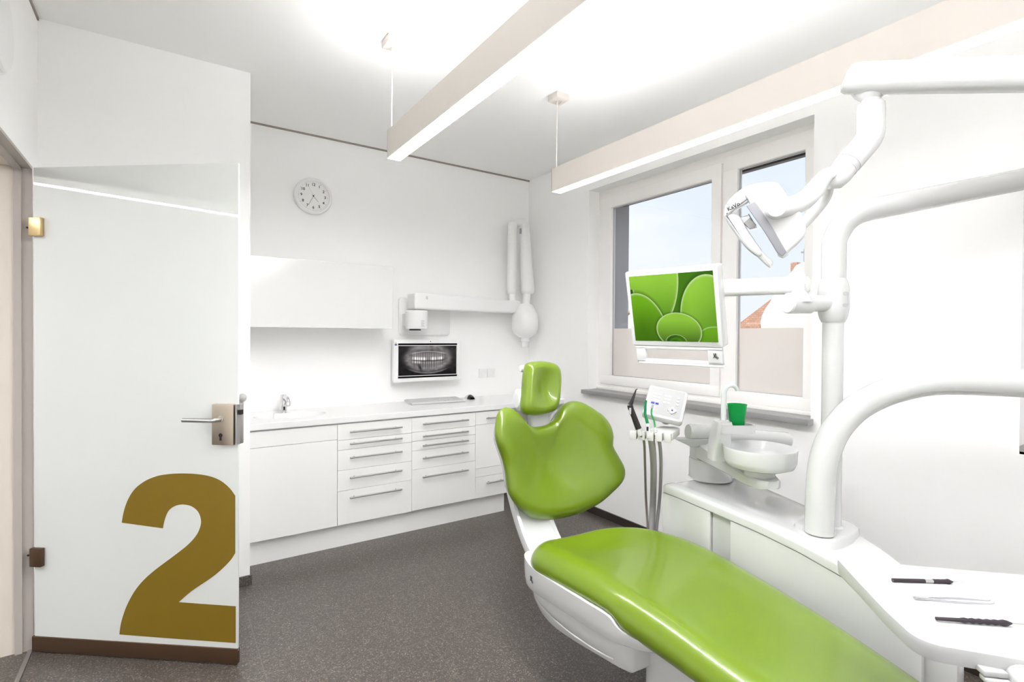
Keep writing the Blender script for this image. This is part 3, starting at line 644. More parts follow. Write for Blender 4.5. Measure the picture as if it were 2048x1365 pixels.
MB().lathe([(0.0, 0.30), (0.060, 0.295), (0.075, 0.27), (0.105, 0.215), (0.116, 0.19), (0.118, 0.08), (0.100, 0.035), (0.060, 0.008), (0.050, 0.0), (0.0, 0.0)], (2.632, 3.72, 1.385), 40).build('tube_head', PLASW, xa)
MB().lathe([(0.040, 0.0), (0.042, -0.035), (0.034, -0.038), (0.033, -0.085), (0.0, -0.085)], (2.632, 3.72, 1.385), 28).build('cone', mat('clear_cone', (0.74, 0.74, 0.74), 0.2), xa)

# ------------------------------------------------------------------ ceiling lamps
for i, (xc, lab) in enumerate(((0.940, 'long white pendant light beam in the middle of the ceiling'), (1.968, 'long white pendant light beam running along the window wall'), (-2.14, 'white pendant light beam in the room beyond the doorway, seen reflected in the glass door'))):
    yE, zB, zT, hw = 2.468, 2.270, 2.410, 0.034
    if i == 2: yE, zB, zT = 3.30, 2.40, 2.54
    lm = thing('pendant_light', lab, 'ceiling light', (xc, 0.6, ZC), 'pendant light beams')
    m = MB(); m.box((xc - hw, YF + 0.5, zB + 0.002), (xc - hw + 0.003, yE, zT), 0); m.box((xc + hw - 0.003, YF + 0.5, zB + 0.002), (xc + hw, yE, zT), 0)
    m.box((xc - hw, yE - 0.003, zB + 0.002), (xc + hw, yE, zT), 0); m.box((xc - hw, YF + 0.5, zB + 0.002), (xc + hw, YF + 0.503, zT), 0); m.box((xc - hw + .003, YF + 0.5, zB + 0.03), (xc + hw - .003, yE, zT - 0.02))
    m.build('housing', LIGHTBOX, lm)
    MB().box((xc - hw + 0.003, YF + 0.51, zB), (xc + hw - 0.003, yE - 0.003, zB + 0.006)).build('diffuser', GLOWD[i], lm)
    MB().box((xc - hw + 0.006, YF + 0.53, zT - 0.012), (xc + hw - 0.006, yE - 0.10, zT - 0.006)).build('uplight', GLOWU[i], lm)
    for yy in (2.435, 0.1):
        cxx = xc - 0.012
        MB().box((cxx - 0.046, yy - 0.045, ZC - 0.035), (cxx + 0.046, yy + 0.045, ZC), 0.002).build('ceiling_canopy', LIGHTBOX, lm)
        MB().tube([(cxx - 0.008, yy, ZC - 0.033), (cxx - 0.010, yy, ZC - 0.06), (cxx - 0.012, yy, zT - 0.01)], 0.0028, 8).tube([(cxx + 0.024, yy - 0.01, ZC - 0.033), (cxx + 0.008, yy, ZC - 0.058), (cxx - 0.008, yy, ZC - 0.08), (cxx - 0.010, yy, ZC - 0.12)], 0.0022, 8).build('cable', LIGHTBOX, lm)
# round wall fitting over the door
wl = thing('wall_lamp', 'round white fitting on the wall above the doorway, cut by the left edge', 'wall lamp', (XL, 2.45, 2.33))
AX2 = (Vector((0, 1, 0)), Vector((0, 0, 1)), Vector((1, 0, 0)))
MB().lathe([(0.150, 0), (0.150, 0.016), (0.143, 0.024), (0.0, 0.030)], (XL, 2.48, 2.46), 48, AX2).build('shade', PLASW, wl)
MB().lathe([(0.160, 0), (0.160, 0.008), (0.148, 0.010)], (XL, 2.48, 2.46), 48, AX2).build('base_ring', PLASW, wl)
#DENTAL
# ------------------------------------------------------------------ dental chair
ch = thing('dental_chair', 'bright green upholstered dental chair with white shell base', 'dental chair', AB(0.05, -0.5, 0))
def pad(px, center, plane, T, dish, wrap, back=0.035, nring=96, edge=0.26, crease=None):
    p0, e1, e2, nn = plane
    P = [onpl(x, y, p0, nn) - p0 for x, y in px]
    P = [Vector((q.dot(e1), q.dot(e2), 0)) for q in P]
    P = resample(cr_path(P, 8, True), nring)
    c = onpl(center[0], center[1], p0, nn) - p0; c = Vector((c.dot(e1), c.dot(e2), 0))
    secs = []
    def sec(r, n_):
        out = []
        for q in P:
            s_ = c + (q - c) * r
            out.append(p0 + e1 * s_.x + e2 * s_.y + nn * (n_ + wrap(s_.x, s_.y) + (dish(s_.x - c.x, s_.y - c.y, r) if n_ >= 0 or r < 1 else 0)))
        return out
    front = [0.02, 0.12, 0.24, 0.36, 0.48, 0.58, 0.66, 0.74]
    for r in front: secs.append(sec(r, T))
    for k in range(1, 9):
        a = PI / 2 * k / 8; secs.append(sec(1 - edge + edge * math.sin(a), T * math.cos(a)))
    for k in range(1, 6):
        a = PI / 2 * k / 5; r = 1 - 0.14 + 0.14 * math.cos(a)
        secs.append([p + nn * (-back * math.sin(a)) for p in [p0 + e1 * (c + (q - c) * r).x + e2 * (c + (q - c) * r).y + nn * wrap((c + (q - c) * r).x, (c + (q - c) * r).y) for q in P]])
    r = 0.05; secs.append([p0 + e1 * (c + (q - c) * r).x + e2 * (c + (q - c) * r).y + nn * (wrap(0, 0) - back) for q in P])
    return MB().loft(secs)
E2 = (U * 0.16 + Z).normalized(); NB = (-U + Z * 0.16).normalized()
bp0 = AB(0, 0.27, 0.56)
def cp(l, ox, oy, s): return [(ox + x * s, oy + y * s) for x, y in l]
back_out = cp([(400, 540), (470, 528), (520, 495), (545, 450), (572, 405), (620, 382), (672, 388), (730, 425), (790, 480), (822, 540), (834, 600), (833, 655), (858, 715), (885, 780), (889, 830), (872, 880), (830, 935), (770, 1000), (700, 1050), (620, 1087), (520, 1110), (430, 1113), (365, 1100), (305, 1060), (250, 1005), (216, 950), (202, 880), (190, 800), (170, 730), (140, 660), (122, 600), (124, 540), (140, 470), (165, 435), (205, 420), (250, 432), (290, 465), (320, 500), (360, 530)], 940, 680, 0.3224)
def wrapb(p, q): return 0.055 * (p / 0.30) ** 2 + (0.018 * gauss(q - 0.02, 0.10))
def dishb(dp, dq, r): return (-0.036 * math.exp(-(dp / 0.17) ** 2 - ((dq - 0.03) / 0.17) ** 2) + 0.014 * gauss(dq + 0.15, 0.09)) * (1 - r ** 3)
bo = pad(back_out, (1092, 935), (bp0, V, E2, NB), 0.045, dishb, wrapb).build('backrest', LEATHER, ch, ang=60)
hp0 = bp0 + E2 * 0.60 + NB * 0.015
head_out = cp([(430, 134), (350, 145), (331, 190), (322, 260), (315, 350), (308, 420), (325, 458), (365, 469), (420, 469), (480, 455), (525, 432), (543, 380), (550, 300), (551, 220), (540, 170), (500, 143)], 940, 680, 0.3224)
def dishh(dp, dq, r):
    t = min(1, r / 0.72); return -0.032 * math.exp(-(dp / 0.055) ** 2 - ((dq + 0.01) / 0.09) ** 2) * (1 - r ** 3)
pad(head_out, (1084, 775), (hp0, V, E2, NB), 0.050, dishh, lambda p, q: 0.35 * max(0, -(p - 0.0)) ** 1.0 * 0.25, back=0.03, edge=0.30).build('headrest', LEATHER, ch, ang=60)
# back shells, neck support, lumbar strut
def onback(px, py, n=0.0):
    return onpl(px, py, bp0 + NB * n, NB)
cb = onpl(1092, 935, bp0, NB)
sh = []
P_ = [onpl(x, y, bp0, NB) for x, y in back_out]; P_ = resample(cr_path(P_, 6, True), 72)
for r, n_ in ((0.02, -0.05), (0.4, -0.05), (0.80, -0.045), (0.90, -0.040), (0.915, -0.050), (0.88, -0.075), (0.75, -0.095), (0.4, -0.11), (0.02, -0.115)):
    sh.append([cb + (p - cb) * r + NB * (n_ + wrapb((p - bp0).dot(V) * r, 0.4)) for p in P_])
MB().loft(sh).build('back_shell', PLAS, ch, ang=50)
ch_c = onpl(1078, 830, bp0 - NB * 0.015, NB)
MB().box((-0.055, -0.085, -0.022), (0.050, 0.060, 0.012), 0.010, 3, lambda x, y, z: ch_c + V * x + E2 * y + NB * z).build('headrest_support', PLASG, ch)
MB().box((-0.045, 0.0, -0.06), (0.045, 0.20, -0.02), 0.015, 3, lambda x, y, z: ch_c + V * x + E2 * y + NB * z).build('headrest_bracket', PLAS, ch)
kn = onpl(1040, 800, bp0 - NB * 0.03, NB)
MB().lathe([(0.0, -0.035), (0.030, -0.035), (0.042, -0.02), (0.042, 0.010), (0.030, 0.022), (0.0, 0.024)], kn, 28, (E2, NB, -V), 1.25, 1.0).build('headrest_knob', PLAS, ch)
kn2 = onpl(1046, 738, hp0 - NB * 0.045, NB)
MB().lathe([(0.0, -0.02), (0.014, -0.02), (0.018, 0.0), (0.014, 0.016), (0.0, 0.018)], kn2, 20, (E2, NB, -V)).build('headrest_button', PLAS, ch)
m = MB()
path = [(0.400, 0.80), (0.365, 0.70), (0.315, 0.61), (0.250, 0.53), (0.17, 0.46), (0.07, 0.42), (-0.05, 0.40)]
path3 = cr_path([Vector((b_, z_, 0)) for b_, z_ in path], 6)
ac, hw = -0.110, 0.088
secs = []
for i, p in enumerate(path3):
    q = path3[min(i + 1, len(path3) - 1)] - path3[max(0, i - 1)]; q.normalize(); nb, nz = -q.y, q.x   # front normal in (b,z)
    if nb > 0: nb, nz = -nb, -nz
    sec = []
    for (a_, t_) in ((-hw, -0.02), (-hw - 0.004, 0.0), (-hw, 0.022), (-hw + 0.012, 0.026), (-hw + 0.018, 0.015), (hw - 0.018, 0.015), (hw - 0.012, 0.026), (hw, 0.022), (hw + 0.004, 0.0), (hw, -0.02)):
        sec.append(AB(ac + a_, p.x + nb * t_, p.y + nz * t_))
    secs.append(sec)
MB().loft(secs).build('back_strut', PLAS, ch, ang=40)
# seat cushion: stations (b, left edge, right edge, top z, dish)
ST = [(0.095, -0.165, 0.08, 0.520, 0.0), (0.085, -0.215, 0.14, 0.535, 0.002), (0.055, -0.252, 0.22, 0.548, 0.008), (0.0, -0.268, 0.30, 0.556, 0.018), (-0.08, -0.262, 0.355, 0.560, 0.026), (-0.20, -0.250, 0.385, 0.562, 0.022), (-0.34, -0.238, 0.388, 0.562, 0.014), (-0.48, -0.230, 0.372, 0.560, 0.008), (-0.64, -0.222, 0.350, 0.557, 0.006), (-0.80, -0.222, 0.322, 0.553, 0.004), (-0.95, -0.222, 0.285, 0.550, 0.003), (-1.10, -0.215, 0.245, 0.544, 0.002), (-1.25, -0.195, 0.20, 0.530, 0.0), (-1.33, -0.15, 0.15, 0.51, 0.0)]
SB = cr_path([Vector((s[0], s[1], s[2])) for s in ST], 4); SB2 = cr_path([Vector((s[3], s[4], 0)) for s in ST], 4)
def zlow(b_):   # lower edge of the cushion
    t = min(1, max(0, (0.1 - b_) / 0.53)); z = 0.437 + 0.038 * t
    if b_ < -0.43: z = 0.475 - 0.030 * min(1, (-0.43 - b_) / 0.04) + 0.012 * min(1, max(0, (-0.47 - b_) / 0.5))
    return z
secs = []
for s_, s2 in zip(SB, SB2):
    b_, al, ar = s_; zt, ds = s2.x, s2.y; zl = zlow(b_); h = zt - zl; sec = []
    rx = 0.085 * min(1, (ar - al) / 0.4)
    for k in range(13):   # left side, bottom to top
        a = math.radians(-42 + 132 * k / 12); sec.append((al + rx * (1 - math.cos(a)) , zl + h * (0.33 + 0.67 * math.sin(a)) if a > 0 else zl + h * (0.33 + 0.49 * math.sin(a))))
    for k in range(1, 16):
        t = k / 16; a_ = al + rx + (ar - al - 2 * rx) * t
        sec.append((a_, zt - ds * math.sin(PI * t) ** 0.8))
    for k in range(12, -1, -1):
        a = math.radians(-42 + 132 * k / 12); sec.append((ar - rx * (1 - math.cos(a)), zl + h * (0.33 + 0.67 * math.sin(a)) if a > 0 else zl + h * (0.33 + 0.49 * math.sin(a))))
    secs.append([AB(a_, b_, z_) for a_, z_ in sec])
MB().loft(secs).build('seat_cushion', LEATHER, ch, ang=60)
# white shell under the seat: an upper band and a lower pan
def shell_sec(b_, al, ar, zt, zb, taper, n=6):
    s_ = []
    for (fx_, fz) in ((0, 0.0), (0.0, 0.25), (0.15, 0.6), (0.45, 0.88), (1.0, 1.0)): s_.append((al + taper * fx_, zt + (zb - zt) * fz))
    for (fx_, fz) in ((1.0, 1.0), (0.45, 0.88), (0.15, 0.6), (0.0, 0.25), (0, 0.0)): s_.append((ar - taper * fx_, zt + (zb - zt) * fz))
    return [AB(a_, b_, z_) for a_, z_ in s_]
band = [(0.135, -0.18, 0.12, 0.485, 0.40, 0.02), (0.120, -0.235, 0.20, 0.490, 0.375, 0.02), (0.085, -0.262, 0.26, 0.485, 0.365, 0.015), (0.0, -0.268, 0.32, 0.470, 0.372, 0.010), (-0.15, -0.262, 0.36, 0.476, 0.385, 0.008), (-0.32, -0.250, 0.365, 0.482, 0.395, 0.008), (-0.43, -0.240, 0.36, 0.484, 0.402, 0.008), (-0.47, -0.232, 0.35, 0.462, 0.408, 0.010), (-0.55, -0.218, 0.33, 0.462, 0.425, 0.02), (-0.64, -0.19, 0.30, 0.468, 0.450, 0.03)]
def smooth_secs(L_, k=4):
    A_ = cr_path([Vector(s[:3]) for s in L_], k); B_ = cr_path([Vector(s[3:6]) for s in L_], k)
    return [(a.x, a.y, a.z, b.x, b.y, b.z) for a, b in zip(A_, B_)]
MB().loft([shell_sec(*s) for s in smooth_secs(band)]).build('shell_rim', PLAS, ch, ang=30)
pan = [(0.118, -0.16, 0.12, 0.40, 0.325, 0.03), (0.10, -0.215, 0.18, 0.40, 0.290, 0.05), (0.05, -0.240, 0.24, 0.40, 0.262, 0.06), (-0.06, -0.246, 0.28, 0.40, 0.248, 0.06), (-0.20, -0.240, 0.31, 0.40, 0.262, 0.055), (-0.35, -0.228, 0.32, 0.405, 0.285, 0.045), (-0.46, -0.212, 0.31, 0.41, 0.302, 0.03), (-0.49, -0.195, 0.29, 0.41, 0.318, 0.02), (-0.497, -0.18, 0.27, 0.41, 0.33, 0.01)]
MB().loft([shell_sec(*s) for s in smooth_secs(pan)]).build('shell_pan', PLAS, ch, ang=30)
m = MB(); 
m.tube(cr_path([AB(-0.236, 0.03, 0.332), AB(-0.245, -0.05, 0.325), AB(-0.250, -0.20, 0.328), AB(-0.238, -0.35, 0.335), AB(-0.222, -0.44, 0.342)], 6), 0.0025, 8)
m.build('shell_groove', PLASG, ch)
m = MB(); m.prism(rrect(-0.12, -0.86, 0.24, -0.46, 0.03, 4), 0.035, 0.405, lambda p, q, t: AB(p, q, t), 0.004); m.build('lift_column', PLAS, ch)
m = MB(); m.prism(rrect(-0.14, -1.0, 0.30, -0.25, 0.06, 5), 0.0, 0.04, lambda p, q, t: AB(p, q, t), 0.01); m.build('foot_plate', PLASG, ch)
def kb_mark(c, ex, ey, n_, s, parent, nm='logo_mark'):
    m = MB()
    def q(x, y): return c + ex * (x * s) + ey * (y * s) + n_ * 0.0008
    for pl_, wd in (([(-0.55, 1.0), (-0.50, 0.4), (-0.45, -0.1), (-0.75, -0.45)], 0.10), ([(-0.05, 1.0), (-0.15, 0.45), (-0.35, 0.1), (0.0, -0.35)], 0.10), ([(0.15, 0.9), (0.15, 0.1), (0.2, -0.6), (0.55, -0.75), (0.75, -0.45), (0.5, -0.15), (0.2, -0.3)], 0.08)):
        pt = cr_path([q(x, y) for x, y in pl_], 5); m.tube(pt, wd * s, 6)
    return m.build(nm, INK, parent)
kb_mark(AB(-0.2695, 0.015, 0.423), -U, Z, -V, 0.014, ch)

# ------------------------------------------------------------------ treatment unit (body beside the chair)
tu = thing('treatment_unit', 'white treatment unit body standing between the chair and the window wall', 'dental unit', AB(0.58, -0.5, 0))
TOPZ = [(-0.02, 0.728), (-0.10, 0.727), (-0.27, 0.720), (-0.50, 0.709), (-0.66, 0.693), (-0.81, 0.667), (-0.95, 0.632), (-1.03, 0.606)]
FARA = [(-0.02, 0.78), (-0.10, 0.80), (-0.27, 0.795), (-0.50, 0.75), (-0.66, 0.71), (-0.81, 0.66), (-0.95, 0.60), (-1.03, 0.57)]
def lerp_t(T, b_):
    for (b0, v0), (b1, v1) in zip(T, T[1:]):
        if b1 <= b_ <= b0: return v0 + (v1 - v0) * (b0 - b_) / (b0 - b1)
    return T[0][1] if b_ > T[0][0] else T[-1][1]
NA = 0.41
cap = []
bs = [0.0, -0.004, -0.012, -0.03] + [-0.03 - 0.04 * k for k in range(1, 26)]
for b_ in bs:
    zt = lerp_t(TOPZ, b_); fa = lerp_t(FARA, b_); k_ = 0 if b_ > -0.001 else (0.5 if b_ > -0.006 else (0.85 if b_ > -0.02 else 1)); r = 0.014; d_ = 0.038
    e = 0.012 * (1 - k_); z1 = zt - e; sec = [(NA + e, zt - d_), (NA + e, z1 - r)]
    for k in range(1, 5): a = PI / 2 * k / 4; sec.append((NA + e + r - r * math.cos(a), z1 - r + r * math.sin(a)))
    sec += [(NA + 0.06, z1), (NA + 0.075, z1 - 0.004), (fa - 0.075, z1 - 0.004), (fa - 0.06, z1)]
    for k in range(3, -1, -1): a = PI / 2 * k / 4; sec.append((fa - e - r + r * math.cos(a), z1 - r + r * math.sin(a)))
    sec += [(fa - e, zt - d_)]
    cap.append([AB(a_, b_, z_) for a_, z_ in sec])
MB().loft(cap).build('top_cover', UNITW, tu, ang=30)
def sidepanel(name, b0, b1, a0, mt, par_, gap=0.002, z0=0.06):
    n_ = max(2, int(abs(b1 - b0) / 0.04)); pts = [(b0 + (b1 - b0) * k / n_) for k in range(n_ + 1)]
    poly = [(b_, lerp_t(TOPZ, b_) - 0.040 - gap) for b_ in pts] + [(b1, z0), (b0, z0)]
    return MB().prism(poly, a0, a0 + 0.02, lambda p, q, t: AB(t, p, q), 0.004).build(name, mt, par_, ang=30)
sidepanel('service_door', -0.004, -0.272, NA + 0.002, UNITW, tu)
sidepanel('recess_panel', -0.274, -0.370, NA + 0.014, PLASG, tu)
sidepanel('side_panel', -0.372, -1.022, NA + 0.001, UNITW, tu)
body = []
for b_ in [-0.012 - 0.04 * k for k in range(0, 26)]:
    fa = lerp_t(FARA, b_) - 0.012; zt = lerp_t(TOPZ, b_) - 0.039
    body.append([AB(NA + 0.022, b_, 0.02), AB(NA + 0.022, b_, zt), AB(fa, b_, zt), AB(fa, b_, 0.02)])
MB().loft(body).build('core', UNITW, tu, ang=30)
MB().prism([(NA + 0.035, -1.012), (0.555, -1.012), (0.555, -1.055), (0.50, -1.085), (NA + 0.05, -1.085)], 0.02, 0.545, lambda p, q, t: AB(p, q, t), 0.006).build('foot_end_cover', UNITW, tu)
MB().prism([(NA + 0.0, -0.0), (0.78, -0.0), (0.56, -1.06), (NA + 0.0, -1.06)], 0.0, 0.03, lambda p, q, t: AB(p, q, t)).build('base', GREY, tu)
# plinth block on which arch and post stand
pc = [onpl(x, y, Vector((0, 0, 0.706)), Z) for x, y in ((1590, 1048), (1655, 1082), (1716, 1060), (1690, 1042), (1640, 1030))]
secs = []
for k, (sc, z_) in enumerate(((1.16, 0.645), (1.10, 0.66), (1.04, 0.700), (1.0, 0.705))):
    c_ = sum(pc, Vector()) / 5; secs.append([Vector((c_.x + (p.x - c_.x) * sc, c_.y + (p.y - c_.y) * sc, z_)) for p in resample(cr_path(pc, 6, True), 40)])
MB().loft(secs).build('post_plinth', UNITW, tu, ang=40)
# lamp post rising from the unit
PD = 1.90
pole = [dep(1681, 1062, PD), dep(1677, 900, PD), dep(1668, 700, PD), dep(1668, 640, PD)]
base = dep(1681, 1057, PD)
ptop = dep(1668, 500, PD); px_, py_ = ptop.x, ptop.y
def up(z_): return Vector((px_, py_, z_))
# ------------------------------------------------------------------ operating lamp on its post and arm
ol = thing('operating_lamp', 'white operating light on a post and jointed arm above the chair', 'operating lamp', up(0.70))
zb_ = 0.700
curve = [up(1.60), up(ptop.z), dep(1671, 476, PD), dep(1689, 446, PD), dep(1713, 428, PD), dep(1742, 419, PD)]
arm2 = [dep(1800, 407.5, PD), dep(1900, 387.5, PD), dep(2048, 358.5, PD)]
endp = dep(2095, 349, PD)
MB().tube([up(zb_), up(1.0), up(1.30), up(1.60)], 0.0345, 32).build('post', UNITW, ol)
MB().tube(cr_path(curve, 6) + arm2 + [endp], 0.0405, 32).build('curved_upper_tube', UNITW, ol)
MB().lathe([(0.043, 0), (0.043, 0.006), (0.036, 0.012)], up(zb_), 32).build('post_collar', UNITW, ol)
LD = 1.45
bl = dep(1700, 157, LD); br = dep(2048, 149, 1.30); brr = br + (br - bl) * 0.45
tpole = Vector((endp.x, endp.y, 0)) 
MB().tube(cr_path([endp, endp + Z * 0.10 + Vector((0.03, -0.03, 0)), Vector((endp.x + 0.02, endp.y - 0.05, 2.02)), Vector((brr.x, brr.y, brr.z - 0.06))], 5), 0.035, 24).build('middle_arm', UNITW, ol)
d1 = (brr - bl).normalized(); s1 = d1.cross(Z).normalized(); u1 = s1.cross(d1)
def LF(x, y, z): return bl + d1 * x + s1 * y + u1 * z
ln = (brr - bl).length
sp_ = [(-0.012, -0.040), (0.0, -0.0395), (0.012, 0.030), (0.02, 0.038)]
secs = []
for t, kx, kz0 in ((-0.014, 0.55, 0.6), (-0.010, 0.85, 0.85), (0.004, 0.97, 0.97), (0.03, 1, 1), (ln * .5, 1, 1), (ln, 1, 1)):
    sec = []
    for k in range(28):
        a = 2 * PI * k / 28; c_, s__ = math.cos(a), math.sin(a); y_ = 0.036 * kx * (abs(c_) ** 0.75) * (1 if c_ >= 0 else -1); z_ = 0.041 * kz0 * (abs(s__) ** 0.75) * (1 if s__ >= 0 else -1)
        sec.append(LF(t + (z_ + 0.04) * 0.20 * (1 if t < 0.03 else 0) - (0.008 if t < .03 else 0), y_, z_))
    secs.append(sec)
MB().loft(secs).build('spring_arm', UNITW, ol, ang=40)
sc_ = dep(1746, 163, LD - 0.038)
MB().lathe([(0.0, 0.0), (0.0062, 0.0), (0.0062, 0.004), (0.0, 0.005)], sc_ + ray(1746, 163).normalized() * 0.004, 18, (d1, u1, -ray(1746, 163).normalized())).build('screw_cap', GREY, ol)
nk = dep(1742, 186, LD)
MB().lathe([(0.0, 0.02), (0.048, 0.018), (0.046, 0.006), (0.040, -0.004), (0.022, -0.020), (0.022, -0.035)], nk, 32).build('swivel_cup', PLAS, ol)
tp = [dep(1742, 205, LD), dep(1742, 209, LD), dep(1742, 222, LD), dep(1742, 262, LD), dep(1738, 276, LD), dep(1727, 292, LD), dep(1697, 326, LD)]
MB().tube([tp[0], tp[1], tp[2], tp[3]] + cr_path(tp[3:], 6)[1:], [0.024, 0.033, 0.0345] + [0.0345] * 19, 32).build('drop_tube', UNITW, ol)
jx = (dep(1690, 334, LD) - dep(1700, 322, LD)).normalized()
MB().tube([dep(1697, 326, LD), dep(1689, 336, LD)], 0.0335, 32).build('rotation_collar', PLASG, ol)
MB().tube([dep(1690, 335, LD), dep(1679, 349, LD), dep(1668, 361, LD), dep(1655, 372, LD)], [0.0325, 0.033, 0.029, 0.012], 28).build('fork_root', UNITW, ol)
f1 = cr_path([dep(1672, 346, LD), dep(1652, 352, LD - .03), dep(1628, 382, LD - .05), dep(1604, 404, LD - .06), dep(1572, 415, LD - .065), dep(1552, 418, LD - .06)], 6)
n1 = len(f1); MB().tube(f1, [0.012 + 0.014 * min(1, i / (n1 * .35)) for i in range(n1)], 24, flat=0.9).build('fork_arm', UNITW, ol)
f2 = cr_path([dep(1672, 352, LD), dep(1658, 368, LD + .03), dep(1650, 395, LD + .055), dep(1632, 420, LD + .07), dep(1608, 446, LD + .07), dep(1590, 455, LD + .06)], 6)
MB().tube(f2, 0.013, 20, flat=1.3).build('fork_arm', UNITW, ol)
# lamp head: outlines extruded with rounded edges, in a plane square to the sight of the room
hd = dep(1540, 440, LD); nH = -(ray(1540, 440).normalized()); eH1 = Z.cross(nH).normalized(); eH2 = nH.cross(eH1)
if eH1.dot(C2W @ Vector((1, 0, 0))) < 0: eH1 = -eH1
def hpx(l):
    o_ = []
    for x, y in l:
        p = onpl(x, y, hd, nH) - hd; o_.append(Vector((p.dot(eH1), p.dot(eH2), 0)))
    return o_
def hprism(l, t0, t1, name, mt, bev=0.012, seg=4, rs=64, k=5, smooth_=True, parent=None):
    P = hpx(l); P = resample(cr_path(P, k, True), rs) if smooth_ else P
    c_ = sum(P, Vector()) / len(P); secs = []
    N_ = 5
    for i in range(N_ + 1):
        a = PI / 2 * i / N_; secs.append((t0 + bev * (1 - math.sin(a)), bev * (1 - math.cos(a)) ))
    secs = [(t0 + bev * (1 - math.cos(PI / 2 * i / N_)), bev * (1 - math.sin(PI / 2 * i / N_))) for i in range(N_ + 1)] + [(t1 - bev * (1 - math.cos(PI / 2 * (N_ - i) / N_)), bev * (1 - math.sin(PI / 2 * (N_ - i) / N_))) for i in range(N_ + 1)]
    out = []
    for t_, ins in secs:
        row = []
        for i, p in enumerate(P):
            tg = (P[(i + 1) % len(P)] - P[i - 1]).normalized(); nrm = Vector((-tg.y, tg.x, 0))
            if nrm.dot(c_ - p) < 0: nrm = -nrm
            q = p + nrm * ins; row.append(hd + eH1 * q.x + eH2 * q.y + nH * t_)
        out.append(row)
    return MB().loft(out).build(name, mt, parent or ol, ang=45)
body_o = [(1497, 404), (1488, 390), (1500, 377), (1520, 369), (1545, 366), (1558, 371), (1568, 384), (1580, 402), (1596, 420), (1606, 438), (1611, 455), (1607, 472), (1596, 486), (1580, 500), (1571, 509), (1562, 508), (1545, 482), (1520, 443)]
hprism(body_o, -0.055, 0.050, 'lamp_body', UNITW, 0.010)
hprism([(1451, 424), (1455, 409), (1467, 394), (1484, 380), (1504, 371), (1530, 367), (1538, 374), (1512, 392), (1498, 404), (1488, 412), (1470, 422), (1460, 431), (1453, 434)], -0.040, 0.045, 'front_bridge', UNITW, 0.008)
hprism([(1450, 428), (1459, 427), (1474, 430), (1482, 436), (1494, 458), (1510, 482), (1524, 503), (1522, 511), (1512, 511), (1490, 492), (1466, 460), (1455, 443)], -0.020, 0.040, 'hand_grip', PLASG, 0.007)
hprism([(1521, 500), (1533, 512), (1545, 522), (1544, 530), (1538, 534), (1520, 518), (1512, 509), (1516, 504)], -0.012, 0.030, 'grip_tip', UNITW, 0.005)
hprism([(1494, 413), (1510, 404), (1517, 412), (1545, 455), (1572, 502), (1564, 511), (1553, 503), (1530, 465)], -0.050, 0.054, 'light_window', mat('silver_bezel', (0.24, 0.24, 0.26), 0.35), 0.003, smooth_=False)
hprism([(1553, 502), (1562, 508), (1574, 503), (1576, 508), (1565, 515), (1556, 511)], -0.045, 0.050, 'bezel_foot', PLASG, 0.003, smooth_=False)
hprism([(1476, 436), (1495, 431), (1498, 428), (1511, 449), (1514, 456), (1500, 459), (1492, 452)], -0.018, 0.018, 'reflector', mat('mirror_reflector', (0.80, 0.82, 0.85), 0.1, 0.6), 0.003, smooth_=False)
hprism([(1489, 446), (1500, 436), (1513, 450), (1509, 457), (1499, 458)], 0.012, 0.026, 'reflector_cover', PLASG, 0.002, smooth_=False)
pvt = onpl(1553, 417, hd + nH * 0.045, nH)
MB().lathe([(0.0, 0.034), (0.022, 0.030), (0.029, 0.015), (0.030, 0.0), (0.033, -0.002), (0.033, -0.02)], pvt, 32, (eH1, eH2, nH)).build('pivot_cap', PLAS, ol)
ra_ = math.radians(25)
txd = (eH1 * math.cos(ra_) + eH2 * math.sin(ra_)); tyd = (-eH1 * math.sin(ra_) + eH2 * math.cos(ra_))
tc_ = onpl(1467, 413.5, hd + nH * 0.0455, nH)
text('KaVo', 0.0155, lambda x, y, d: tc_ + txd * x + tyd * y + nH * (d + 0.0), 'maker_lettering', INK, ol, bold=0.0004)
tc2 = onpl(1485, 402, hd + nH * 0.0455, nH)
text('LUX', 0.012, lambda x, y, d: tc2 + txd * x + tyd * y + nH * (d + 0.0), 'model_lettering', GREY, ol)
# ------------------------------------------------------------------ chair monitor on its arm
cm = thing('chair_monitor', 'white swivel monitor showing green succulent leaves, in front of the window', 'monitor', up(1.45))
cj = up(1.52)
secs = []
zc_ = dep(1668, 600, PD).z; hh = 0.083
for k in range(15):
    t = -1 + 2 * k / 14; r = 0.0375 + 0.0145 * (max(0, 1 - abs(t) ** 3.2))
    secs.append([up(zc_ + hh * t) + Vector((math.cos(a), math.sin(a), 0)) * r for a in [2 * PI * i / 32 for i in range(32)]])
MB().loft(secs).build('post_clamp', UNITW, cm, ang=50)
camx = C2W @ Vector((1, 0, 0)); camz = C2W @ Vector((0, 0, 1)); camz.z = 0; camz.normalize(); camx.z = 0; camx.normalize()
for dz in (0.020, -0.022): 
    m = MB(); q = up(zc_ + dz) - camz * 0.050 + camx * 0.012; m.lathe([(0.0, -0.002), (0.011, -0.002), (0.011, 0.0025), (0.0, 0.0025)], q, 16, (camx, Z, -camz), 1.0, 0.55); m.build('screw_cover', GREY, cm)
MB().tube([up(zc_ - hh * .95) + camx * -0.010 - camz * 0.0498, up(zc_ + hh * .95) + camx * -0.010 - camz * 0.0498], 0.0006, 6)
st0 = dep(1652, 607, PD - 0.01); st1 = dep(1574, 607, PD - 0.05)
MB().tube([st0, st0.lerp(st1, 0.45)], 0.031, 28).tube([st0.lerp(st1, 0.43), st0.lerp(st1, 0.97), st1], [0.0375, 0.0375, 0.033], 28).build('side_stub', UNITW, cm)
rj = dep(1598, 594, PD - 0.04)
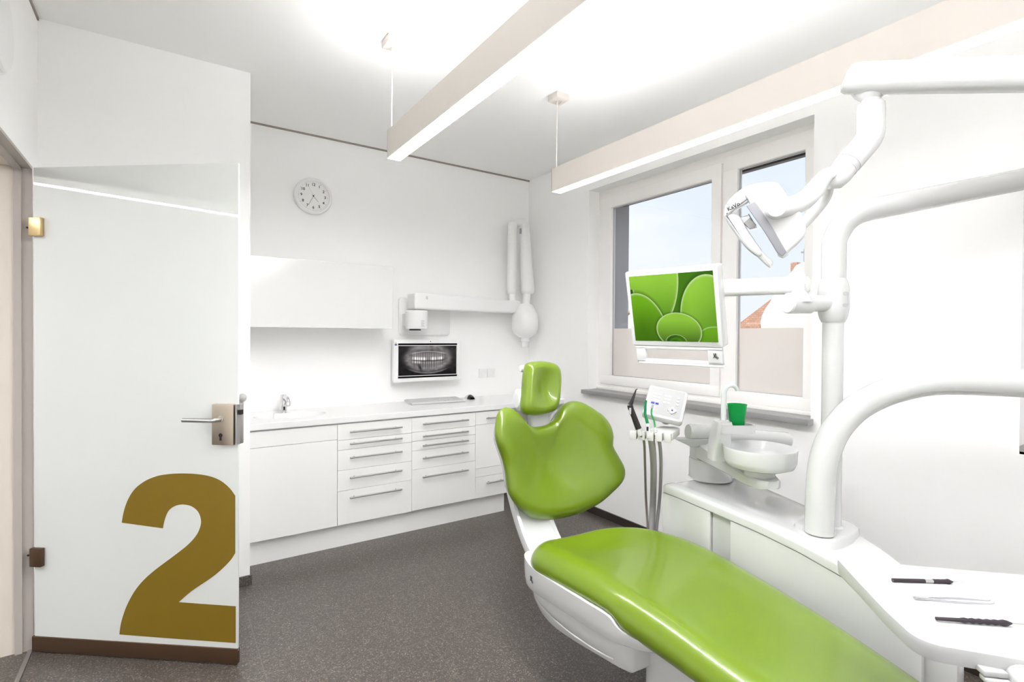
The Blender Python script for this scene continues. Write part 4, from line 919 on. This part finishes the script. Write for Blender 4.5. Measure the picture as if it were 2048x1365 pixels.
MB().lathe([(0.045, -0.020), (0.040, -0.005), (0.020, 0.025), (0.020, 0.045)], rj, 28).build('riser_joint', UNITW, cm)
am0 = dep(1619, 570, PD - 0.035); am1 = dep(1380, 579, 2.02)
secs = []
d_ = (am1 - am0).normalized(); sx_ = d_.cross(Z).normalized(); uu = sx_.cross(d_)
for t, s_ in ((0, 0.75), (0.006, 0.93), (0.02, 1), (0.5, 1), (1, 1)):
    L__ = (am1 - am0).length; tt = t if t < 0.1 else t * L__
    row = []
    for k in range(28):
        a = 2 * PI * k / 28; c_, s__ = math.cos(a), math.sin(a); row.append(am0 + d_ * tt + sx_ * (0.026 * s_ * (abs(c_) ** 0.6) * (1 if c_ > 0 else -1)) + uu * (0.0325 * s_ * (abs(s__) ** 0.6) * (1 if s__ > 0 else -1)))
    secs.append(row)
MB().loft(secs).build('monitor_arm', UNITW, cm, ang=45)
mc = [Vector((1.513, 1.464, 1.652)), Vector((1.589, 1.108, 1.649)), Vector((1.659, 1.108, 1.364)), Vector((1.583, 1.464, 1.367))]
mo_ = sum(mc, Vector()) / 4; me1 = ((mc[1] - mc[0]) + (mc[2] - mc[3])).normalized(); me2 = ((mc[3] - mc[0]) + (mc[2] - mc[1])); me2 = (me2 - me1 * me2.dot(me1)).normalized(); mn = me2.cross(me1)
if mn.dot(EYE - mo_) < 0: mn = -mn
MW, MH = 0.184, 0.150
def MM(p, q, t): return mo_ + me1 * p - me2 * q + mn * t
MB().prism(rrect(-MW, -MH, MW, MH, 0.008, 4), -0.050, 0.0, MM, 0.004).build('housing', PLAS, cm)
MB().prism(rrect(-0.07, -0.07, 0.07, 0.07, 0.01, 3), -0.10, -0.045, MM, 0.004).build('rear_mount', PLAS, cm)
MB().tube([MM(0.0, 0.0, -0.09), am1], 0.025, 20).build('mount_link', PLAS, cm)
def petal(u, v, cx, cy, rx, ry, rot):
    x, y = u - cx, (v - cy) * 0.80; c_, s_ = math.cos(rot), math.sin(rot); X, Y = x * c_ + y * s_, -x * s_ + y * c_
    return math.sqrt((X / rx) ** 2 + (Y / ry) ** 2)
def mixc(a, b, t): t = max(0, min(1, t)); return tuple(a[i] * (1 - t) + b[i] * t for i in range(3))
DG, MG, BG, LG, WG = (0.015, 0.060, 0.003), (0.055, 0.19, 0.005), (0.15, 0.38, 0.012), (0.28, 0.54, 0.05), (0.55, 0.70, 0.35)
def succ(u, v):
    o = [0, 0, 0]
    for du, dv in ((-0.0012, -0.0016), (0.0012, -0.0004), (-0.0004, 0.0016)):
        c = _succ(u + du, v + dv); o = [o[i] + c[i] / 3 for i in range(3)]
    return o
def _succ(u, v):
    c = mixc(MG, DG, (u - 0.55) * 1.2 + v * 0.8); c = mixc(c, MG, 0.4 * vn(u * 4, v * 4))
    if u < 0.14: c = mixc(DG, MG, v)
    layers = [((0.27, 0.10, 0.34, 0.60, 0.12), 0.0), ((0.90, 0.62, 0.30, 0.46, 0.05), 1), ((0.12, 0.80, 0.30, 0.44, -0.25), 2), ((0.98, 0.98, 0.20, 0.16, 0.2), 4), ((0.56, 0.84, 0.27, 0.215, 0.16), 3), ((0.52, 1.02, 0.13, 0.10, 0.0), 5)]
    for (cx, cy, rx, ry, ro), k in layers:
        d = petal(u, v, cx, cy, rx, ry, ro)
        if k == 0: d = max(d, petal(u, v, 0.33, 0.14, 0.30, 0.58, -0.05) if v > 0.2 else d)
        if d < 1.0:
            if k == 0: base = mixc(LG, MG, (v - 0.05) * 1.5)
            elif k == 1: base = mixc(LG, MG, abs(u - 0.74) * 1.2 + (v - 0.30) * 0.9)
            elif k == 2: base = mixc(BG, DG, (v - 0.45) * 1.2 + (u - 0.1) * 0.4)
            elif k == 3: base = mixc(LG, DG, (v - 0.68) * 2.6)
            elif k == 4: base = mixc(BG, DG, (v - 0.85) * 2)
            else: base = mixc(MG, DG, abs(math.sin(d * 6)))
            base = mixc(base, BG, 0.25 * vn(u * 5 + k, v * 5))
            base = mixc(base, DG, 0.35 * max(0, v - 0.35) + 0.35 * (1 - d) * (k == 2)); rim = gauss(1.0 - d, 0.035 + 0.012 * vn(u * 90, v * 90)); c = mixc(base, WG, 0.80 * rim)
        elif d < 1.12 and k in (1, 2, 3): c = mixc(c, DG, (1.12 - d) * 5)
    return c
screen('screen', MM(-MW * 0.915, MH * 0.875, 0.0006), me1 * (MW * 1.83), me2 * (MH * 1.735), 300, 250, succ, cm)
# grip frame below the screen
def GF(p, q, t): return mo_ + me1 * p - me2 * (q) + mn * t
m = MB()
gx0, gx1, gz0, gz1 = -MW + 0.012, MW - 0.006, -MH - 0.068, -MH - 0.004
m.box((gx0, gz0, -0.016), (gx1, gz0 + 0.014, -0.001), 0.003, 2, GF); m.box((gx0, gz1 - 0.010, -0.016), (gx1, gz1 + 0.004, -0.001), 0.003, 2, GF)
m.box((gx0, gz0, -0.016), (gx0 + 0.042, gz1, -0.001), 0.003, 2, GF); m.box((gx1 - 0.055, gz0, -0.016), (gx1, gz1, -0.001), 0.003, 2, GF)
m.box((gx0 + .01, gz0 - 0.006, -0.022), (gx1 + 0.004, gz0 + 0.002, 0.006), 0.003, 2, GF)
m.build('grip_frame', PLAS, cm)
kb_mark(GF(gx1 - 0.024, (gz0 + gz1) / 2 + 0.004, 0.0), me1, -me2, mn, 0.012, cm)

# ------------------------------------------------------------------ cuspidor
cz = AB(0.685, -0.035, 0)
cu_ = thing('cuspidor', 'white rinsing basin with spout and cup rest on the unit top', 'rinsing basin', AB(0.685, -0.035, 0.728))
def CZ(z_): return Vector((cz.x, cz.y, z_))
MB().lathe([(0.102, 0), (0.098, 0.004), (0.097, 0.092), (0.095, 0.095)], CZ(0.7285), 48).build('turret_base', UNITW, cu_)
MB().lathe([(0.094, 0.0), (0.094, 0.07), (0.088, 0.079), (0.0, 0.081)], CZ(0.826), 48).build('turret_top', UNITW, cu_)
bowl_c = dep(1519, 897, 2.06); bz = bowl_c.z
# sweeping carrier arm from turret to under the bowl
ax_ = Vector((bowl_c.x - cz.x, bowl_c.y - cz.y, 0)); al_ = ax_.length; ax_.normalize(); ay_ = Vector((-ax_.y, ax_.x, 0))
def CA(p, q, z_): return Vector((cz.x, cz.y, 0)) + ax_ * p + ay_ * q + Z * z_
secs = []
for p, wd, z0, z1 in ((-0.092, 0.03, 0.850, 0.895), (-0.08, 0.055, 0.835, 0.903), (-0.04, 0.084, 0.828, 0.907), (0.04, 0.088, 0.828, 0.905), (0.14, 0.080, 0.826, 0.890), (0.25, 0.068, 0.820, 0.868), (al_ + 0.02, 0.062, 0.812, 0.852), (al_ + 0.07, 0.045, 0.815, 0.850), (al_ + 0.09, 0.02, 0.82, 0.848)):
    secs.append([CA(p, -wd, z0 + .006), CA(p, -wd, z1 - 0.006), CA(p, -wd + 0.006, z1), CA(p, wd - 0.006, z1), CA(p, wd, z1 - 0.006), CA(p, wd, z0 + .006), CA(p, wd - 0.006, z0), CA(p, -wd + 0.006, z0)])
MB().loft(secs).build('carrier_arm', UNITW, cu_, ang=35)
MB().lathe([(0.058, 0), (0.058, 0.03), (0.050, 0.034)], (bowl_c.x, bowl_c.y, 0.845), 36).build('bowl_seat', UNITW, cu_)
hb_ = 0.875 - bz
bowl_c = bowl_c + Z * 0.006
MB().lathe([(0.0, hb_), (0.100, hb_), (0.124, hb_ + 0.010), (0.133, hb_ + 0.030), (0.1355, -0.010), (0.1365, -0.003), (0.136, 0.0), (0.132, -0.003), (0.126, -0.025), (0.110, -0.045), (0.06, -0.058), (0.02, -0.062), (0.0, -0.063)], bowl_c, 64).build('bowl', PLAS, cu_, ang=50)
col_c = dep(1440, 888, 2.18); ct = dep(1464, 850, 2.16)
e1c = camx; e2c = camz
def CP(p, q, z_): return Vector((ct.x, ct.y, 0)) + e1c * p + e2c * q + Z * z_
zt_ = dep(1464, 848, 2.16).z
secs = []
for z_, x0_, x1_, y0_, y1_ in ((0.885, -0.085, -0.008, -0.02, 0.055), (0.95, -0.082, -0.012, -0.03, 0.055), (zt_ - 0.05, -0.078, -0.016, -0.04, 0.05), (zt_ - 0.004, -0.074, -0.010, -0.045, 0.045), (zt_ + 0.012, -0.070, -0.014, -0.040, 0.040)):
    secs.append([CP(x, y, z_) for x, y in rrect(x0_, y0_, x1_, y1_, 0.012, 4)])
MB().loft(secs).build('column', UNITW, cu_, ang=45)
m = MB(); ot = rrect(-0.070, -0.050, 0.082, 0.045, 0.022, 5); inn = rrect(-0.060, -0.042, 0.074, 0.037, 0.016, 5)
secs = [[CP(x, y, z_) for x, y in pl_] for z_, pl_ in ((zt_ - 0.034, ot), (zt_ - 0.002, ot), (zt_, ot), (zt_, inn), (zt_ - 0.014, inn))]
MB().loft(secs).build('cup_rest', UNITW, cu_, ang=45)
MB().lathe([(0.012, 0), (0.012, 0.006), (0.008, 0.008)], CP(-0.040, 0.0, zt_ + 0.010), 18).build('filler_button', CHROME, cu_)
sp0 = dep(1447, 846, 2.16)
spts = [Vector((sp0.x, sp0.y, zt_)), Vector((sp0.x, sp0.y, dep(1447, 800, 2.16).z)), dep(1448, 785, 2.16), dep(1453, 775, 2.16), dep(1462, 771, 2.16), dep(1470, 774, 2.16), dep(1475, 781, 2.16)]
MB().tube(cr_path(spts, 6), [0.0115 - 0.0035 * i / 36 for i in range(37)], 18).build('spout', mat('pale_spout', (0.74, 0.78, 0.78), 0.12, coat=0.5), cu_)
# cup
cpz = zt_ - 0.0135; cpc = dep(1474, 835, 2.16)
cp_ = MB(); cp_.lathe([(0.0, 0.0), (0.0275, 0.0), (0.0285, 0.004), (0.0375, 0.093), (0.0390, 0.0935), (0.0390, 0.096), (0.0368, 0.096), (0.0275, 0.006), (0.0, 0.004)], (cpc.x, cpc.y, cpz), 40)
tag(cp_.build('plastic_cup', CUPM, ang=50), 'translucent green plastic cup standing on the cup rest', 'cup')

# ------------------------------------------------------------------ assistant element
ae = thing('assistant_element', 'white assistant holder with keypad box on a horizontal tube under the window', 'dental unit', AB(0.74, -0.08, 0.728))
t0 = dep(1376, 864, 2.42); t1 = dep(1576, 881, 2.50)
MB().tube([t0, t0.lerp(t1, 0.02), t0.lerp(t1, 0.99), t1], [0.034, 0.038, 0.038, 0.035], 32).build('support_tube', UNITW, ae)
ps = dep(1484, 872, 2.47)
MB().tube([Vector((ps.x, ps.y, 0.60)), Vector((ps.x, ps.y, ps.z - 0.02))], 0.035, 24).build('support_post', UNITW, ae)
MB().prism([(-0.10, -0.03), (0.09, -0.03), (0.06, -0.062), (-0.02, -0.068)], -0.03, 0.03, lambda p, q, t: t0 + camx * (p + 0.03) + camz * t + Z * q, 0.004).build('under_bracket', PLASG, ae)
# notched holder
hA = dep(1258, 856, 2.27); hB = dep(1344, 877, 2.20); zh = (hA.z + hB.z) / 2; hA.z = hB.z = zh + 0.0
hx = (hB - hA).normalized(); hl = (hB - hA).length; hy = Z.cross(hx).normalized()
if hy.dot(camz) < 0: hy = -hy
def HF(p, q, t): return hA + hx * p + hy * q + Z * t
MB().prism([(0.06, 0.018), (hl + 0.002, 0.018), (hl + 0.018, 0.16), (hl - 0.01, 0.19), (0.11, 0.17)], -0.030, 0.004, HF, 0.006).build('holder_body', RUB, ae)
m = MB(); nb_ = 5; stp = hl / nb_
for k in range(nb_):
    x0_ = k * stp + 0.004; x1_ = (k + 1) * stp - 0.004
    m.prism([(x0_, -0.004), (x1_, -0.010), (x1_, 0.026), (x0_, 0.030)], -0.034, 0.002, HF, 0.003)
m.box((0.0, 0.020, -0.026), (hl, 0.034, 0.0), 0.002, 2, HF)
m.build('holder_clips', RUB, ae)
# keypad box
bc_ = dep(1331, 806, 2.36)
k1 = C2W @ Vector((0.163, 0.034, -0.060)); k2 = C2W @ Vector((-0.067, 0.122, -0.110)); kw, kh = k1.length / 2, k2.length / 2
k1.normalize(); k2 = (k2 - k1 * k2.dot(k1)).normalized(); k3 = k1.cross(k2)
if k3.dot(EYE - bc_) < 0: k3 = -k3
def KP(p, q, t): return bc_ + k1 * p - k2 * q + k3 * t
MB().prism(rrect(-kw, -kh, kw, kh, 0.014, 4), -0.036, 0.0, KP, 0.007).build('keypad_box', PLAS, ae)
MB().prism(rrect(-kw + 0.014, -kh + 0.014, kw - 0.014, kh - 0.008, 0.004, 3), 0.0, 0.0008, KP).build('keypad_foil', mat('keypad_grey', (0.48, 0.485, 0.49), 0.4), ae)
m = MB()
for gx, n_c in ((-0.058, 2), (-0.012, 2)):
    for r_ in range(3):
        for c_ in range(n_c): m.box((gx + c_ * 0.017, 0.038 - r_ * 0.019 - 0.007, 0.0008), (gx + c_ * 0.017 + 0.0135, 0.038 - r_ * 0.019 + 0.007, 0.0022), 0.001, 1, KP)
for r_ in range(2):
    for c_ in range(2): m.box((-0.066 + c_ * 0.016, -0.046 - r_ * 0.016, 0.0008), (-0.053 + c_ * 0.016, -0.034 - r_ * 0.016, 0.0022), 0.001, 1, KP)
m.build('keys', PLAS, ae)
m = MB()
for r_ in range(3): m.lathe([(0.006, 0), (0.006, 0.002), (0.0, 0.0022)], KP(0.052, 0.038 - r_ * 0.019, 0.0008), 14, (k1, k2, k3))
m.build('round_keys', PLAS, ae)
m = MB(); m.lathe([(0.017, 0), (0.015, 0.003), (0.0, 0.0032)], KP(0.036, -0.038, 0.0008), 16, (k1, k2, k3))
for a in range(4): m.lathe([(0.0075, 0), (0.0065, 0.0045), (0, 0.005)], KP(0.036 + 0.013 * math.cos(a * PI / 2), -0.038 + 0.013 * math.sin(a * PI / 2), 0.0008), 12, (k1, k2, k3))
m.build('direction_pad', PLAS, ae)
MB().lathe([(0.004, 0.0), (0.004, 0.0046)], KP(0.036, -0.038, 0.0012), 12, (k1, k2, k3)).build('pad_centre', BLUEP, ae)
m = MB(); m.box((-0.062, -0.022, 0.0008), (-0.046, -0.012, 0.0018), 0, 1, KP); m.box((-0.042, -0.022, 0.0008), (-0.028, -0.012, 0.0018), 0, 1, KP); m.build('display_windows', BLUEP, ae)
MB().tube([KP(0.0, -0.03, -0.03), KP(0.02, -0.02, -0.09)], 0.03, 20).build('keypad_neck', PLASG, ae)

# tools in the clips with their hoses
HD = 2.24
end_in = AB(0.50, 0.045, 0.16)
def hose(pxs, r, mt, parent, D0=HD, n=14, rib=False, ent=0.0):
    P = [dep(x, y, D0 + 0.26 * min(1, max(0, (y - 872) / 130))) for x, y in pxs]; last = P[-1]
    tail = [Vector((last.x, last.y, 0.38)), Vector((last.x + 0.01, last.y - 0.02, 0.22)), AB(0.46 + ent, 0.06, 0.16), AB(0.46 + ent, -0.015, 0.17)]
    path = cr_path(P + tail, 10)
    R = r
    if rib: path = cr_path(P + tail, 34); R = [r * (1 + 0.05 * (i % 2)) for i in range(len(path))]
    return MB().tube(path, R, n).build('hose', mt, parent, ang=60)
mf = thing('air_water_syringe', 'black angled instrument with a thin bent tip in the leftmost used clip', 'dental instrument', dep(1279, 862, HD))
MB().tube([dep(1277, 858, HD), dep(1262, 818, HD)], [0.0135, 0.0115], 18).tube([dep(1262, 819, HD), dep(1260, 811, HD)], [0.0125, 0.0125], 18).build('grip', DARK, mf)
MB().tube([dep(1260, 811, HD), dep(1263.5, 804, HD), dep(1270, 786, HD), dep(1272, 780, HD), dep(1275, 778.5, HD)], [0.0105, 0.0085, 0.004, 0.0024, 0.002], 14).build('nozzle', DARK, mf)
MB().box((-0.004, -0.014, -0.014), (0.004, 0.014, -0.010), 0.001, 1, lambda x, y, z: dep(1261, 822, HD) + camx * (x - 0.004) + Z * y + camz * z).build('button', GREY, mf)
MB().tube([dep(1277, 858, HD), dep(1280, 872, HD)], [0.011, 0.008], 16).build('coupling', PLAS, mf)
hose([(1280, 870), (1288, 884), (1290, 930), (1292, 1000), (1296, 1062)], 0.0055, HOSEB, mf)
sg = thing('suction_tip', 'dark green wide suction tip in the middle clip', 'dental instrument', dep(1294, 862, HD))
MB().tube([dep(1295, 847, HD), dep(1290, 828, HD), dep(1291, 808, HD), dep(1292, 801, HD)], [0.0075, 0.007, 0.0062, 0.0058], 16, flat=0.8).build('tip', GREENP, sg)
MB().tube([dep(1295, 847, HD), dep(1297, 862, HD), dep(1298, 872, HD)], [0.0085, 0.0095, 0.0095], 18).build('handpiece', PLAS, sg)
MB().box((-0.004, -0.010, -0.012), (0.004, 0.008, -0.007), 0.001, 1, lambda x, y, z: dep(1294, 857, HD) + camx * x + Z * y + camz * z).build('slider', DARK, sg)
hose([(1298, 872), (1303, 884), (1307, 930), (1306, 1000), (1303, 1062)], 0.0145, HOSE, sg, rib=True, ent=0.04)
se = thing('saliva_ejector', 'thin bright green curved saliva ejector in front of the keypad box', 'dental instrument', dep(1310, 860, HD))
MB().tube(cr_path([dep(1310, 856, HD), dep(1308, 842, HD), dep(1303, 828, HD), dep(1304, 816, HD)], 6), 0.0038, 12).build('straw', mat('bright_green_plastic', (0.02, 0.33, 0.08), 0.3), se)
MB().tube([dep(1304, 817, HD), dep(1306, 810, HD)], 0.0052, 12).build('end_piece', PLASG, se)
MB().tube([dep(1310, 855, HD), dep(1312, 870, HD)], [0.005, 0.0085], 14).build('handpiece', PLAS, se)
MB().box((-0.002, -0.004, -0.012), (0.003, 0.003, -0.006), 0, 1, lambda x, y, z: dep(1311, 866, HD) + camx * x + Z * y + camz * z).build('slider', DARK, se)
hose([(1313, 872), (1319, 886), (1322, 930), (1319, 1000), (1312, 1064)], 0.0078, HOSE, se, ent=0.08)

# ------------------------------------------------------------------ instrument table on the big arch tube
it = thing('instrument_table', 'white tray table carried by a thick curved tube at the right', 'instrument table', onpl(1638, 1066, Vector((0, 0, 0.70)), Z))
AD = 1.83
ap = [(1638, 1066), (1640, 1000), (1643, 950), (1652, 905), (1671, 862), (1706, 822), (1752, 794), (1806, 775), (1868, 764), (1930, 763), (1990, 765), (2048, 767), (2095, 769)]
path = cr_path([dep(x, y, AD - 0.0004 * max(0, x - 1700)) for x, y in ap], 6)
MB().tube(path, 0.0465, 36).build('arch_tube', UNITW, it)
MB().lathe([(0.052, 0), (0.052, 0.004), (0.047, 0.006)], onpl(1638, 1064, Vector((0, 0, 0.703)), Z), 36).build('tube_collar', UNITW, it)
ZT_ = 0.84
TL_, TN_ = Vector((1.415, 0.622, 0)), Vector((1.153, 0.357, 0)); tx = (TN_ - TL_); tlen = tx.length; tx.normalize(); ty = Vector((-tx.y, tx.x, 0))
if ty.x < 0: ty = -ty
def TF(p, q, t): return TL_ + tx * p + ty * q + Z * t
dw = 0.44
out = [(0.0, 0.0), (0.12, -0.006), (0.25, -0.010)] + [(tlen - 0.05 + 0.05 * math.sin(a), 0.045 - 0.052 * math.cos(a)) for a in [PI / 2 * k / 6 for k in range(7)]]
out += [(tlen + 0.012, 0.12), (tlen + 0.028, 0.22), (tlen + 0.03, 0.32), (tlen + 0.01, dw - 0.03), (tlen - 0.03, dw), (0.05, dw), (0.02, dw - 0.012), (0.004, dw - 0.04)]
co_ = Vector((tlen / 2, dw / 2))
def inset(o_, d):
    r = []
    for i, p in enumerate(o_):
        a = Vector(o_[i - 1]); b = Vector(o_[(i + 1) % len(o_)]); t = (b - a).normalized(); nn_ = Vector((-t.y, t.x))
        if nn_.dot(co_ - Vector(p)) < 0: nn_ = -nn_
        q = Vector(p) + nn_ * d; r.append((q.x, q.y))
    return r
secs = [[TF(p, q, z_) for p, q in inset(out, i_)] for i_, z_ in ((0.016, ZT_ - 0.040), (0.004, ZT_ - 0.034), (0.0, ZT_ - 0.012), (0.0015, ZT_ - 0.002), (0.005, ZT_), (0.013, ZT_), (0.020, ZT_ - 0.007), (0.030, ZT_ - 0.009))]
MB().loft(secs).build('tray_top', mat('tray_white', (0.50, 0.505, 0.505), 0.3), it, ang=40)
m = MB(); cH = onpl(2022, 1345, Vector((0, 0, ZT_ - 0.02)), Z)
hq = (cH - TL_); hp_, hq_ = hq.dot(tx), hq.dot(ty)
MB().prism(rrect(hq_ + 0.0, ZT_ - 0.085, hq_ + 0.16, ZT_ - 0.010, 0.02, 4), tlen - 0.02, tlen + 0.052, lambda p, q, t: TF(t, p, q), 0.008).build('grip_block', UNITW, it)
MB().box((tlen + 0.0, hq_ - 0.040, ZT_ - 0.034), (tlen + 0.022, hq_ - 0.002, ZT_ - 0.024), 0.002, 2, TF).build('recess_latch', PLASG, it)
MB().box((tlen + 0.005, hq_ - 0.038, ZT_ - 0.046), (tlen + 0.026, hq_ - 0.0, ZT_ - 0.036), 0.003, 2, TF).build('latch_lever', UNITW, it)
# carrier from the arch end down to the underside of the tray (outside the picture to the right)
ae_ = dep(2095, 769, AD - 0.16); tb = TF(tlen / 2, dw - 0.10, 0.77)
MB().tube(cr_path([ae_, ae_ + camx * 0.05 - Z * 0.08, Vector((ae_.x + 0.03, ae_.y - 0.02, 0.95)), Vector((ae_.x - 0.05, ae_.y - 0.10, 0.78)), tb + camx * 0.10, tb], 6), 0.035, 24).build('table_carrier', UNITW, it)
MB().lathe([(0.07, 0), (0.07, 0.02), (0.06, 0.030)], (tb.x, tb.y, 0.77), 28).build('table_hub', UNITW, it)

# instruments on the tray
ZI = ZT_ - 0.009
def ins_frame(pa, pb, r): 
    A_ = onpl(*pa, Vector((0, 0, ZI + r)), Z); B_ = onpl(*pb, Vector((0, 0, ZI + r)), Z); return A_, (B_ - A_)
A_, dv = ins_frame((1785, 1161), (1928, 1165), 0.0045)
t1_ = thing('probe', 'black dental probe with a steel band, farthest on the tray', 'dental instrument', Vector((A_.x, A_.y, ZI)))
MB().tube([A_, A_ + dv * 0.45], [0.0042, 0.0045], 16).build('handle', GRIPB, t1_)
MB().tube([A_ + dv * 0.45, A_ + dv * 0.57], [0.0040, 0.0040], 16).build('steel_band', STEEL, t1_)
MB().tube([A_ + dv * f for f in (0.565, 0.58, 0.61, 0.64, 0.68, 0.71, 0.74, 0.77, 0.79, 0.80, 0.85)], [0.0046, 0.0052, 0.0046, 0.0052, 0.0046, 0.0052, 0.0050, 0.0064, 0.0060, 0.005, 0.001], 16).build('grip', GRIPB, t1_)
MB().tube([A_ + dv * 0.84, A_ + dv * 0.93, A_ + dv * 1.0 - Z * 0.001], [0.0009, 0.0006, 0.0004], 8).build('tip', STEEL, t1_)
A_, dv = ins_frame((1872, 1238), (2090, 1252), 0.0062)
t3_ = thing('dental_scaler', 'black scaler with a wavy grip, nearest on the tray', 'dental instrument', Vector((A_.x, A_.y, ZI)))
fr = [0, 0.22, 0.26, 0.30, 0.335, 0.37, 0.40, 0.44, 0.475, 0.51, 0.54, 0.58, 0.62, 0.66, 0.70]
MB().tube([A_ + dv * f for f in fr], [0.0034, 0.0038, 0.0056, 0.0040, 0.0056, 0.0040, 0.0056, 0.0040, 0.0056, 0.0040, 0.0056, 0.0044, 0.0062, 0.0050, 0.0018], 16).build('handle', GRIPB, t3_)
MB().tube([A_ + dv * 0.69, A_ + dv * 0.85, A_ + dv * 0.97, A_ + dv * 1.0 + ty * 0.006], [0.0013, 0.0010, 0.0008, 0.0004], 8).build('tip', STEEL, t3_)
A_, dv = ins_frame((1831, 1197), (1994, 1206), 0.003)
s_d = Vector((-dv.y, dv.x, 0)).normalized()
if s_d.dot(camz) > 0: s_d = -s_d
t2_ = thing('tweezers', 'slim steel dental tweezers lying between the two black instruments', 'tweezers', Vector((A_.x, A_.y, ZI)))
TWZ = mat('bright_steel', (0.62, 0.62, 0.64), 0.18, 1)
for sg_, nm in ((1, 'arm'), (-1, 'arm')):
    pts = [A_, A_ + dv * 0.10 + s_d * 0.001 * sg_, A_ + dv * 0.30 + s_d * 0.006 * sg_, A_ + dv * 0.55 + s_d * 0.009 * sg_, A_ + dv * 0.80 + s_d * 0.0075 * sg_, A_ + dv * 0.93 + s_d * (0.006 * sg_), A_ + dv * (1.01 if sg_ > 0 else 0.99) + s_d * (0.003 * sg_ - 0.010)]
    pp = cr_path(pts, 6); N_ = len(pp); wv = [0.0042 if i < 8 else 0.0036 - 0.0026 * (i / N_) for i in range(N_)]
    MB().tube(pp, wv, 10, flat=0.35).build(nm, TWZ, t2_)
MB().box((-0.004, -0.0045, -0.002), (0.022, 0.0045, 0.002), 0.0015, 2, lambda x, y, z: A_ + dv.normalized() * x + s_d * y + Z * z).build('joint', TWZ, t2_)
